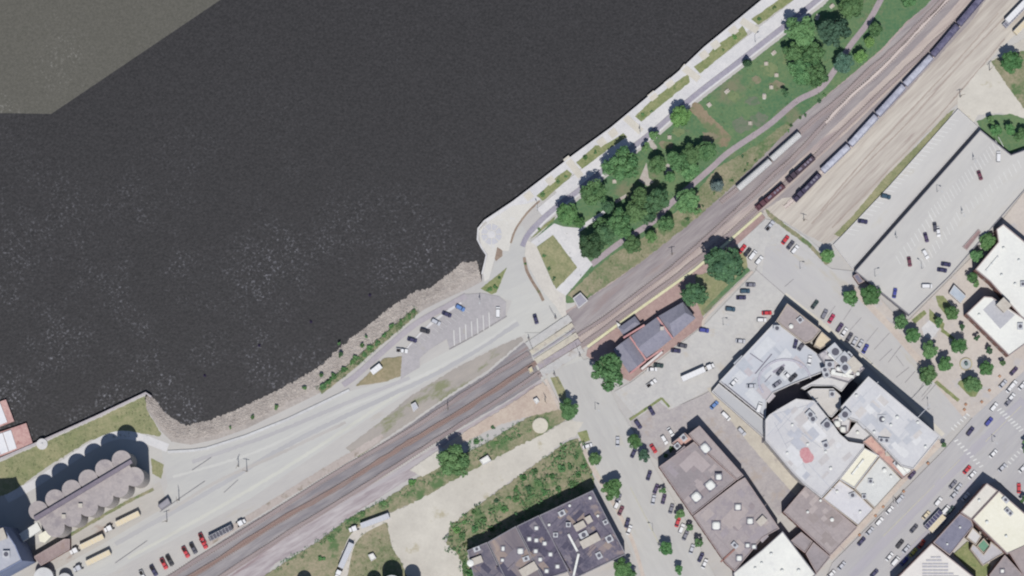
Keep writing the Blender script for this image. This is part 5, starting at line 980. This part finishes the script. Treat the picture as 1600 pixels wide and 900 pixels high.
weeds('weeds', [[(0, 724), (226, 622), (250, 680), (140, 690), (20, 764)], [(556, 834), (604, 812), (640, 905), (536, 905)]], 110, .3, .9, 'olive', 'tufts of dry grass at the dock and the tanks')

# ------------------------------------------------------------------ vehicles
PAINT = {'white': (226, 226, 230), 'silver': (188, 190, 200), 'grey': (120, 120, 134), 'dark grey': (74, 74, 88), 'black': (38, 38, 48), 'navy': (44, 42, 86), 'blue': (58, 66, 150), 'teal': (38, 74, 96), 'dark green': (36, 62, 62), 'red': (196, 44, 56), 'maroon': (108, 52, 72), 'crimson': (176, 40, 84), 'purple': (70, 54, 92), 'yellow': (212, 200, 84), 'orange': (222, 84, 48), 'beige': (214, 200, 172), 'light blue': (92, 130, 190)}
def paint(c): return M('paint_' + c.replace(' ', '_'), PAINT[c], rough=.35, spec=.5)
m_tyre = M('tyre_rubber', (44, 42, 46)); m_wind = M('car_glass', (50, 54, 66), rough=.1, spec=.5); m_lamp = M('headlamp', (224, 224, 226), rough=.2)
def ringr(x0, x1, w, z, c=.25):
    return [(x0, -w + c, z), (x0 + c, -w, z), (x1 - c, -w, z), (x1, -w + c, z), (x1, w - c, z), (x1 - c, w, z), (x0 + c, w, z), (x0, w - c, z)]
VM = {}
SPEC = {'car': (2.35, .92, 1.42, -1.0, .85, -1.75, 1.25), 'suv': (2.4, .96, 1.75, -1.9, .7, -2.25, 1.1), 'van': (2.6, 1.0, 2.0, -2.2, 1.3, -2.5, 1.8), 'pickup': (2.8, .98, 1.8, -.4, .9, -.7, 1.35)}
def vmesh(kind, col):
    k = (kind, col)
    if k in VM: return VM[k]
    L, w, h, r0, r1, g0, g1 = SPEC[kind]; hb = .92 if kind != 'van' else 1.05
    body = MB(); body.rings([ringr(-L, L, w, .32), ringr(-L, L, w, .62), ringr(-L + .08, L - .12, w - .03, hb - .08), ringr(-L + .2, L - .35, w - .12, hb)])
    if kind == 'pickup':  # bed walls
        for y0, y1 in ((-w + .04, -w + .16), (w - .16, w - .04)): body.box(-L + .1, g0, y0, y1, hb, hb + .35)
        body.box(-L + .05, -L + .17, -w + .1, w - .1, hb, hb + .35); body.box(-L + .2, g0 - .1, -w + .2, w - .2, hb, hb + .02, 1)
    glass = MB(); glass.rings([ringr(g0, g1, w - .1, hb, .12), ringr(r0, r1, w - .22, h - .06, .12)])
    roof = MB(); roof.rings([ringr(r0 - .02, r1 + .02, w - .2, h - .06, .15), ringr(r0 + .12, r1 - .12, w - .3, h, .15)])
    d = dict(body=body.me('body', [paint(col), m_tyre]), glass=glass.me('windows', [m_wind]), roof=roof.me('roof', [paint(col)])); VM[k] = d; return d
wh = MB(); wh.rings([[(.33 * math.cos(t), y, .33 * math.sin(t) + .33) for t in [i * math.pi / 5 for i in range(10)]] for y in (-.11, .11)]); wh = wh.me('wheel', [m_tyre])
lamp = MB(); lamp.box(-.06, .03, -.16, .16, .62, .78); lamp = lamp.me('headlight', [m_lamp])
def vehicle(x, y, an, col, zone, kind='car', z=None, noun=None, fs=1.0):
    z = LAYER[0] * .004 if z is None else z; p = P(x, y, z + .7); root = empty({'car': 'car', 'suv': 'suv', 'van': 'van', 'pickup': 'pickup_truck'}[kind], (p.x, p.y, z), math.radians(an + rnd.uniform(-2, 2)))
    put(root, None, {'car': 'car', 'suv': 'car', 'van': 'van', 'pickup': 'pickup truck'}[kind]); root.scale = (fs,) * 3
    d = vmesh(kind, col); link('body', d['body'], root); link('windows', d['glass'], root); link('roof', d['roof'], root)
    L, w = SPEC[kind][:2]
    for sx in (-L * .6, L * .6):
        for sy in (-w + .06, w - .06): link('wheel', wh, root, (sx, sy, 0))
    for sy in (-w + .28, w - .28): link('headlight', lamp, root, (L - .02, sy, 0))
    reg(root, x, '%s %s' % (col, noun or {'car': 'car', 'suv': 'suv', 'van': 'van', 'pickup': 'pickup truck'}[kind]), zone)
zz = 'in the riverside lot'
for a in ((628, 548, -4, 'white', zz, 'pickup'), (644, 531, -15, 'navy', zz), (664, 517, -15, 'black', zz, 'suv'), (681, 503, -28, 'silver', zz, 'suv'), (698, 491, -22, 'navy', zz), (719, 481, -28, 'light blue', zz, 'suv'), (778, 488, 90, 'white', zz, 'van')): vehicle(*a)
vehicle(837, 499, -75, 'navy', 'on the road near the crossing')
zz = 'in the depot lot'
for a in ((1173, 445, 0, 'grey', zz), (1164, 455, 0, 'teal', zz, 'suv'), (1158, 465, 0, 'navy', zz), (1141, 483, -8, 'teal', zz, 'suv'), (1100, 516, -8, 'blue', zz, 'suv'), (1066, 540, -10, 'dark grey', zz), (1056, 548, -5, 'navy', zz), (1029, 571, -8, 'dark green', zz), (1019, 577, 0, 'white', zz), (1018, 599, 38, 'white', zz, 'pickup'), (1157, 533, -6, 'silver', zz), (1198, 489, 0, 'red', zz), (1190, 500, 0, 'white', zz, 'suv'),
          (1203, 353, 52, 'silver', zz, 'pickup'), (1160, 389, 52, 'red', zz), (1168, 394, 52, 'black', zz), (1176, 399, 52, 'white', zz, 'van'), (1186, 407, 52, 'white', zz, 'suv'), (1227, 375, 52, 'red', zz), (1235, 383, 52, 'dark grey', zz), (1242, 390, 52, 'white', zz, 'suv')): vehicle(*a)
zz = 'in the lot behind the grey brown building'
for a in ((1018, 642, -60, 'navy', zz), (997, 663, -55, 'navy', zz, 'suv'), (1116, 633, 45, 'light blue', zz), (1134, 650, -42, 'white', zz, 'van'), (1159, 674, -45, 'silver', zz, 'suv'), (1048, 675, -58, 'white', zz), (1038, 687, -58, 'white', zz, 'suv'), (1021, 701, -58, 'red', zz), (918, 697, 18, 'white', zz), (965, 690, 88, 'silver', zz)): vehicle(*a)
zz = 'on the street below the crossing'
for a in ((1014, 743, 70, 'navy', zz), (1025, 764, 66, 'purple', zz), (1037, 780, 76, 'purple', zz), (1049, 795, 74, 'grey', zz), (1059, 816, 72, 'red', zz), (1065, 826, 66, 'white', zz, 'suv'), (1071, 837, 66, 'grey', zz), (1021, 781, 80, 'silver', zz), (964, 788, 62, 'white', zz, 'suv'), (970, 798, 66, 'maroon', zz), (980, 817, 70, 'navy', zz), (983, 828, 70, 'white', zz), (966, 779, 66, 'grey', zz), (1095, 871, 66, 'navy', zz), (1101, 881, 66, 'white', zz), (1081, 858, 72, 'silver', zz), (990, 708, 66, 'navy', zz)): vehicle(*a)
zz = 'in the angled bays beside the mall'
for a in ((1273, 476, 55, 'dark green', zz), (1288, 491, 62, 'grey', zz, 'suv'), (1299, 498, 58, 'crimson', zz), (1312, 512, 56, 'purple', zz, 'suv'), (1319, 519, 56, 'white', zz), (1327, 527, 58, 'dark grey', zz), (1335, 534, 60, 'silver', zz), (1344, 538, 58, 'silver', zz), (1352, 545, 60, 'blue', zz)): vehicle(*a)
zz = 'on the rooftop parking deck'
for a in ((1243, 537, 76, 'navy', zz), (1252, 541, 56, 'dark grey', zz), (1239, 590, 42, 'black', zz, 'suv'), (1214, 600, 34, 'grey', zz), (1174, 603, 0, 'silver', zz), (1146, 598, 45, 'white', zz), (1231, 587, -45, 'white', zz), (1186, 637, 70, 'white', zz, 'van'), (1265, 563, 80, 'white', zz), (1219, 580, 50, 'dark grey', zz)): vehicle(*a, **({} if len(a) > 5 else {'kind': 'car'}), z=8.12)
zz = 'on the big parking deck'
for a in ((1461, 355, -80, 'dark grey', zz), (1447, 371, -76, 'purple', zz), (1446, 397, -60, 'white', zz, 'suv'), (1421, 409, -80, 'maroon', zz), (1478, 413, -8, 'navy', zz), (1472, 422, -10, 'navy', zz), (1398, 458, 82, 'blue', zz), (1448, 447, 0, 'white', zz, 'van'), (1531, 274, -72, 'maroon', zz), (1560, 245, 90, 'white', zz, 'van'), (1466, 362, -80, 'white', zz)): vehicle(*a, **({} if len(a) > 5 else {'kind': 'car'}), z=4.92)
zz = 'on the lower parking deck'
for a in ((1384, 307, -12, 'teal', zz, 'suv'), (1348, 346, -8, 'navy', zz)): vehicle(*a, **({} if len(a) > 5 else {'kind': 'car'}), z=.97)
zz = 'on main street'
for a in ((1315, 884, 46, 'silver', zz), (1299, 897, 46, 'white', zz), (1346, 846, 50, 'navy', zz), (1359, 830, 48, 'silver', zz), (1374, 815, 48, 'white', zz, 'suv'), (1390, 797, 48, 'white', zz), (1406, 780, 48, 'silver', zz, 'suv'), (1425, 742, 50, 'purple', zz), (1366, 896, 46, 'navy', zz), (1390, 870, 50, 'white', zz), (1399, 877, 50, 'white', zz, 'van'), (1406, 850, 52, 'black', zz, 'suv'), (1416, 858, 50, 'silver', zz), (1427, 863, 48, 'yellow', zz), (1440, 850, 55, 'orange', zz), (1413, 877, 50, 'blue', zz), (1428, 826, 48, 'dark grey', zz), (1447, 805, 48, 'beige', zz), (1466, 784, 50, 'white', zz, 'suv'), (1477, 797, 50, 'white', zz, 'van'), (1473, 814, 50, 'light blue', zz), (1489, 757, 48, 'grey', zz), (1491, 773, 48, 'silver', zz), (1511, 734, 48, 'red', zz), (1519, 742, 48, 'white', zz), (1509, 776, 48, 'white', zz), (1497, 762, 48, 'silver', zz), (1566, 731, 46, 'silver', zz), (1598, 732, 46, 'white', zz), (1592, 763, 88, 'red', zz),
          (1516, 674, 50, 'navy', zz, 'suv'), (1545, 659, 48, 'blue', zz, 'suv'), (1552, 709, 46, 'white', zz), (1553, 636, 50, 'white', zz, 'suv'), (1580, 621, 48, 'white', zz), (1567, 600, 48, 'silver', zz), (1583, 601, 50, 'white', zz, 'suv'), (1584, 580, 46, 'purple', zz), (1597, 603, 48, 'white', zz), (1578, 607, 50, 'white', zz), (1485, 797, 48, 'dark green', zz), (1576, 628, 48, 'grey', zz)): vehicle(*a)

# lorries
m_tr = {}
def truck(x, y, an, L, cx_, cy_, tcol, ccol, label, name='semi_truck', cat='truck', hgt=3.9):
    z = LAYER[0] * .004; p = P(x, y, 2); root = empty(name, (p.x, p.y, z), math.radians(an)); put(root, label, cat)
    mb = MB(); mb.box(-L / 2, L / 2, -1.28, 1.28, 1.1, hgt, 0); mb.box(-L / 2 - .03, L / 2 + .03, -1.31, -1.2, hgt - .12, hgt + .05, 1); mb.box(-L / 2 - .03, L / 2 + .03, 1.2, 1.31, hgt - .12, hgt + .05, 1)
    for k in range(int(L / 1.6)): mb.box(-L / 2 + .6 + k * 1.6, -L / 2 + .72 + k * 1.6, -1.25, 1.25, hgt, hgt + .06, 1)
    link('trailer', mb.me('trailer', [paint(tcol), M('trailer_trim', tuple(max(0, c - 14) for c in PAINT[tcol])) if ('trim' + tcol) not in MATS else MATS['trim' + tcol]]), root)
    if cx_ is not None:
        q = P(cx_, cy_, 2); d = math.hypot(q.x - p.x, q.y - p.y); s = 1 if (q.x - p.x) * math.cos(math.radians(an)) + (q.y - p.y) * math.sin(math.radians(an)) > 0 else -1
        c0 = s * d
        mb = MB(); mb.box(c0 - 1.2, c0 + 1.2, -1.2, 1.2, .9, 3.0, 0, .15, .1); mb.box(min(c0 + s * 1.2, c0 + s * 2.6), max(c0 + s * 1.2, c0 + s * 2.6), -1.0, 1.0, .8, 1.9, 0, .1, .1)
        link('cab', mb.me('cab', [paint(ccol)]), root)
        mb = MB(); xx = c0 + s * 1.23; mb.box(min(xx, xx + s * .08), max(xx, xx + s * .08), -1.0, 1.0, 2.0, 2.7); link('windscreen', mb.me('windscreen', [m_wind]), root)
        for sx in (c0 + s * 1.6, c0 - s * 1.6):
            for sy in (-1.05, 1.05): o = link('wheel', wh, root, (sx, sy, 0)); o.scale = (1.5, 1.6, 1.5)
    for sx in (-L * .38, -L * .28, L * .3):
        for sy in (-1.05, 1.05): o = link('wheel', wh, root, (sx, sy, 0)); o.scale = (1.5, 1.6, 1.5)
    return root
truck(1083, 585, 24, 11.6, 1108, 574, 'white', 'white', 'white box semi truck parked across the depot lot')
truck(200, 811, 26, 12, 173, 829, 'beige', 'white', 'beige grain truck, uppermost of three in the elevator yard')
truck(144, 847, 26, 12, 119, 863, 'beige', 'white', 'beige grain truck nearest the brown shed')
truck(154, 872, 26, 12.4, 124, 890, 'beige', 'silver', 'beige grain truck, lowest of three in the elevator yard')
truck(345, 833, 27, 12, 375, 816, 'dark grey', 'white', 'dark hopper truck with white cab beside the tracks')
truck(586, 814, 20, 14, 556, 831, 'silver', 'white', 'silver tanker truck on the gravel lane, upper of two')
truck(541, 868, 66, 12.6, 533, 896, 'silver', 'white', 'silver tanker truck on the gravel lane, lower of two')
truck(1458, 812, 47, 10.5, None, None, 'navy', 'navy', 'long navy blue bus parked on main street', 'bus', 'bus', 3.1)
truck(1464, 818, 47, 9.5, None, None, 'beige', 'beige', 'cream box trailer beside the navy bus', 'box_trailer', 'trailer', 2.8)
truck(588, 577, 38, 5.5, None, None, 'white', 'white', 'white container on the dirt triangle', 'shipping_container', 'container', 2.8)
truck(1590, 16, 46, 15, None, None, 'white', 'white', 'white trailer parked at the upper right corner', 'box_trailer', 'trailer')
truck(1596, 42, 46, 9, None, None, 'beige', 'beige', 'beige trailer parked at the upper right corner', 'box_trailer', 'trailer')
truck(1584, 26, 46, 13, None, None, 'grey', 'grey', 'grey flatbed trailer at the upper right corner', 'flatbed_trailer', 'trailer', 1.8)
for x, y, c in ((316, 842, 'red'), (302, 857, 'dark grey'), (290, 863, 'red'), (265, 876, 'black'), (256, 881, 'red'), (240, 892, 'navy'), (223, 900, 'white'), (318, 849, 'red')):
    vehicle(x, y, -62, c, 'parked row of tractor cabs beside the tracks', 'pickup', noun='tractor cab')
# ------------------------------------------------------------------ trains
def railcar(kind, a, b, label, c1, c2):
    ax, bx = P(a[0], a[1], 3), P(b[0], b[1], 3); d = bx - ax; L = d.length - .9; c = (ax + bx) / 2; z = LAYER[0] * .004 + .4
    root = empty(kind, (c.x, c.y, z), math.atan2(d.y, d.x)); w = 1.5; h = L / 2
    body = MB(); m1 = M(c1[0], c1[1], c1[2], mid=.7, rough=.6); m2 = M(c2[0], c2[1], c2[2], mid=.7, rough=.6)
    if kind == 'hopper_car':
        put(root, label, 'hopper car')
        # open coal hopper: shell with load inside
        R = lambda z_, q: [(-h * q, -w, z_), (h * q, -w, z_), (h * q, w, z_), (-h * q, w, z_)]
        body.rings([R(.9, .86), R(1.8, 1), R(3.7, 1)], 0, False)
        body.box(-h, h, -w, -w + .12, 3.6, 3.75, 0); body.box(-h, h, w - .12, w, 3.6, 3.75, 0); body.box(-h, -h + .12, -w, w, 3.6, 3.75, 0); body.box(h - .12, h, -w, w, 3.6, 3.75, 0)
        for k in range(9): x = -h + (k + .5) * L / 9; body.box(x - .06, x + .06, -w - .08, -w, 1.4, 3.6); body.box(x - .06, x + .06, w, w + .08, 1.4, 3.6)
        link('body', body.me('body', [m1]), root)
        ld = MB(); n = 14; V = []; F = []
        for i in range(n):
            for j in range(5): V.append((-h + .15 + i * (L - .3) / (n - 1), -w + .14 + j * (2 * w - .28) / 4, 3.1 + .5 * math.sin(math.pi * j / 4) * abs(math.sin(i * .9 + .4)) + rnd.uniform(0, .15)))
        for i in range(n - 1):
            for j in range(4): F.append((i * 5 + j, (i + 1) * 5 + j, (i + 1) * 5 + j + 1, i * 5 + j + 1))
        ld.add(V, F); link('load', ld.me('load', [m2]), root)
    elif kind == 'locomotive':
        put(root, label, 'locomotive')
        body.box(-h, h, -1.45, 1.45, 1.0, 1.5, 0); body.box(-h + .6, h - 5.2, -1.0, 1.0, 1.5, 4.1, 0, .15, .12); body.box(h - 5.1, h - 2.4, -1.4, 1.4, 1.5, 4.5, 0, .2, .25); body.box(h - 2.4, h - .5, -.95, .95, 1.5, 3.0, 0, .2, .2)
        link('body', body.me('body', [m1]), root)
        fn = MB()
        for k in range(3): fn.cyl(-h + 2.4 + k * 1.7, 0, 4.1, 4.3, .62, 12)
        fn.box(-h + 8, -h + 10, -.5, .5, 4.1, 4.5); link('fans', fn.me('fans', [m2]), root)
        gw = MB(); gw.box(h - 2.45, h - 2.36, -1.1, 1.1, 3.5, 4.1); link('windscreen', gw.me('windscreen', [m_wind]), root)
    else:
        put(root, label, 'coach')
        R = [[(x, s * 1.52 * q, z_) for x in ()] for s in (1,) for q, z_ in ()]
        prof = [(-1.5, 1.1), (-1.52, 3.2), (-1.3, 3.9), (-.8, 4.25), (0, 4.4), (.8, 4.25), (1.3, 3.9), (1.52, 3.2), (1.5, 1.1)]
        body.rings([[(x, y, z_) for y, z_ in prof] for x in (-h, h)]); link('body', body.me('body', [m1]), root)
        wn_ = MB()
        for k in range(10):
            x = -h + 2 + k * (L - 4) / 9
            for s in (-1, 1): wn_.box(x - .55, x + .55, s * 1.53 - .03, s * 1.53 + .03, 2.3, 3.0)
        link('windows', wn_.me('windows', [m_wind]), root)['kind'] = 'stuff'
        rb_ = MB()
        for k in range(5): rb_.box(-h + .3, h - .3, -1.0 + k * .5 - .05, -1.0 + k * .5 + .05, 4.15 if k in (0, 4) else 4.3, 4.36 if k in (0, 4) else 4.48)
        link('roof_ribs', rb_.me('roof_ribs', [m2]), root)
    tk = MB()
    for sx in (-1, 1):
        for k in (-.9, .9):
            for sy in (-.72, .72): tk.rings([[(sx * (h - 2.6) + k + .45 * math.cos(t), sy + e, .45 + .45 * math.sin(t)) for t in [i * math.pi / 5 for i in range(10)]] for e in (-.07, .07)])
        tk.box(sx * (h - 2.6) - 1.5, sx * (h - 2.6) + 1.5, -.95, -.8, .4, .8); tk.box(sx * (h - 2.6) - 1.5, sx * (h - 2.6) + 1.5, .8, .95, .4, .8)
    link('bogies', tk.me('bogies', [M('bogie_steel', (74, 66, 70))]), root)
    return root
GL = ('hopper_paint', (140, 142, 172), (162, 164, 190)); LD = ('hopper_load', (166, 168, 186), (190, 192, 206)); LD2 = ('hopper_load_dark', (86, 84, 112), (112, 110, 136)); GD = ('hopper_paint_dark', (96, 94, 124), (118, 116, 144))
hc = [(1284, 269), (1327, 228), (1370, 181), (1413, 134), (1456, 88), (1497, 40), (1536, -6)]
for i in range(6): railcar('hopper_car', hc[i], hc[i + 1], '%s open hopper car, %s behind the dark locomotive' % ('pale blue grey' if i < 4 else 'dark purple grey', ordn[i]), GL if i < 4 else GD, LD if i < 4 else LD2)
railcar('locomotive', (1282, 271), (1240, 314), 'dark purple black locomotive heading the row of hopper cars', ('loco_dark', (58, 52, 76), (76, 70, 94)), ('loco_fan', (110, 108, 126), (130, 128, 142)))
railcar('locomotive', (1273, 244), (1229, 284), 'dark brown locomotive, rear one of the pair by the platform end', ('loco_brown', (66, 54, 68), (84, 70, 82)), ('loco_fan2', (120, 112, 130), (140, 132, 148)))
railcar('locomotive', (1226, 288), (1181, 327), 'reddish brown locomotive, leading one of the pair by the platform end', ('loco_red', (86, 54, 66), (104, 68, 78)), ('loco_fan2', None, None))
CW = ('coach_white', (206, 206, 208), (218, 218, 218)); CR_ = ('coach_rib', (176, 176, 182), (190, 190, 194))
railcar('passenger_coach', (1152, 296), (1204, 251), 'silver white passenger coach on the siding, lower of two', CW, CR_)
railcar('passenger_coach', (1204, 250), (1250, 209), 'silver white passenger coach on the siding, upper of two', CW, CR_)

# ------------------------------------------------------------------ poles, lamps, buoys
m_pole = M('pole_wood', (120, 108, 98), (140, 126, 114), mid=2)
m_lampm = M('lamp_post', (190, 192, 196))
def pole(x, y, h, label, arm=True):
    p = P(x, y); root = empty('utility_pole', (p.x, p.y, 0), rnd.uniform(0, 3)); put(root, label, 'pole')
    mb = MB(); mb.tube((0, 0, 0), (0, 0, h), .2, 8, 0, .13); link('post', mb.me('post', [m_pole]), root)
    mb = MB(); mb.box(-1.5, 1.5, -.09, .09, h - .9, h - .7); link('crossarm', mb.me('crossarm', [m_pole]), root)
    mb = MB()
    for k in (-1.3, -.5, .5, 1.3): mb.cyl(k, 0, h - .7, h - .45, .08, 6)
    link('insulators', mb.me('insulators', [m_lampm]), root)
for i, (x, y, h) in enumerate(((386, 737, 14), (373, 729, 11), (280, 782, 14), (261, 815, 12), (700, 640, 9), (1050, 398, 9), (1256, 345, 8), (1500, 152, 9), (852, 628, 8), (1546, 110, 9))):
    pole(x, y, h, 'wooden utility pole with crossarm ' + ['beside the riverfront road, taller of the pair', 'beside the riverfront road, shorter of the pair', 'near the weigh shed in the yard', 'among the trucks of the elevator yard', 'in the rail bed left of the crossing', 'in the ballast across from the platform', 'in the rail yard near the dark locomotive', 'at the top corner of the lower deck', 'at the dirt patch below the crossing', 'beside the dirt lot at the right'][i])
lmb = MB(); lmb.tube((0, 0, 0), (0, 0, 8), .12, 6, 0, .08); lmb.tube((0, 0, 8), (1.6, 0, 8.3), .07, 5); lmb.box(1.3, 2.3, -.22, .22, 8.2, 8.4); lmb = lmb.me('lamp', [m_lampm])
for x, y in ((1367, 432), (1502, 334), (1400, 372), (1464, 300), (1520, 250), (1440, 420), (1250, 420), (1130, 508), (750, 470), (1450, 640), (1396, 786), (1550, 690), (930, 640), (1020, 830), (840, 330), (1000, 206), (1180, 66)):
    zz_ = 4.92 if inside(x, y, [(1532, 203), (1602, 234), (1602, 296), (1484, 432), (1421, 493), (1336, 424)]) else LAYER[0] * .004
    p = P(x, y, zz_); o = link('lamp_post', lmb, None, p, rnd.uniform(0, 6.2)); put(o, None, 'lamp post')
    reg(o, x, 'slender pale lamp post', 'whole town front')
bmb = MB(); bmb.cyl(0, 0, -.5, .5, .7, 12, 0); bmb.cyl(0, 0, .5, 2.2, .35, 10, 0, .1)
bmb = bmb.me('channel_buoy', [M('buoy_paint', (52, 44, 70))])
for i, (x, y) in enumerate(((578, 461), (486, 503), (405, 540), (320, 587))):
    p = P(x, y, WZ); put(link('channel_buoy', bmb, None, p), 'small dark buoy in the river, %s' % ['nearest the riverside lot', 'second nearest the riverside lot', 'between the second and the lowest one', 'lowest one off the riprap bank'][i], 'buoy')
# crossing signals
sg = MB(); sg.tube((0, 0, 0), (0, 0, 4), .12, 6); sg.box(-.1, .1, -.7, .7, 3.2, 3.4); sg.tube((0, 0, 1), (0, 6, 1.4), .08, 5); sg.box(-.4, .4, -.4, .4, 0, .9); sg = sg.me('crossing_signal', [M('signal_metal', (120, 112, 112), (160, 156, 158), mid=2)])
for i, (x, y, a) in enumerate(((826, 529, 200), (868, 497, 30), (906, 556, 20), (866, 585, 210))):
    put(link('crossing_gate', sg, None, P(x, y, LAYER[0] * .004), math.radians(a)), 'railway crossing gate with signal, %s' % ['left side toward the river', 'upper side by the park walk', 'right side by the platform', 'lower side by the street'][i], 'crossing gate')
# awnings and planters on main street
pmb = MB(); pmb.box(-.6, .6, -.6, .6, 0, .6, 0, .1, .1); pmb = pmb.me('planter', [M('planter_clay', (176, 132, 108), (190, 150, 124), mid=1)])
for i, (x, y) in enumerate(((1368, 806), (1380, 792), (1412, 768), (1450, 724), (1343, 836), (1546, 610), (1562, 588), (1534, 628), (1509, 632), (1507, 640))):
    put(link('street_planter', pmb, None, P(x, y, LAYER[0] * .004), .8), None, 'planter'); reg(bpy.context.scene.objects[-1] if False else COL.objects[-1], x, 'square clay planter', 'main street sidewalks')

# ------------------------------------------------------------------ labels that single each one out by its row
PH = {'in the riverside lot': 'parked in the riverside lot', Z1: 'in the ' + Z1, Z2: 'in the ' + Z2, Z3: 'in the ' + Z3}
for zone, L in ZONE.items():
    L.sort(key=lambda t: t[0]); cnt = {}
    for px, o, noun in L: cnt.setdefault(noun, []).append(o)
    ph = zone if zone.startswith(('in ', 'on ', 'parked ')) else {'depot and street': 'near the depot or crossing', 'street below the crossing': 'along the street below the crossing', 'town plaza and main street': 'by the town plaza', 'right edge above the parking deck': 'above the parking deck', 'river bank': 'on the river bank', 'park beds': 'in the park beds', 'weedy ground near the warehouse': 'on weedy ground south of the tracks', 'railway fence of the park': 'at the railway side of the park', 'whole town front': 'along lots and promenade', 'main street sidewalks': 'on the town sidewalks'}.get(zone, PH.get(zone, zone))
    for noun, os_ in cnt.items():
        for i, o in enumerate(os_):
            o['label'] = '%s %s' % (noun, ph) if len(os_) == 1 else '%s %s, %s such from left' % (noun, ph, ordword(i, len(os_)))
            if len(os_) == 1: o['label'] = 'only ' + o['label']
    for _, o, noun in L: o['group'] = {'tree': 'trees ', 'shrub': 'shrubs ', 'lamp post': 'lamp posts ', 'planter': 'planters '}.get(o['category'], 'vehicles ') + ph
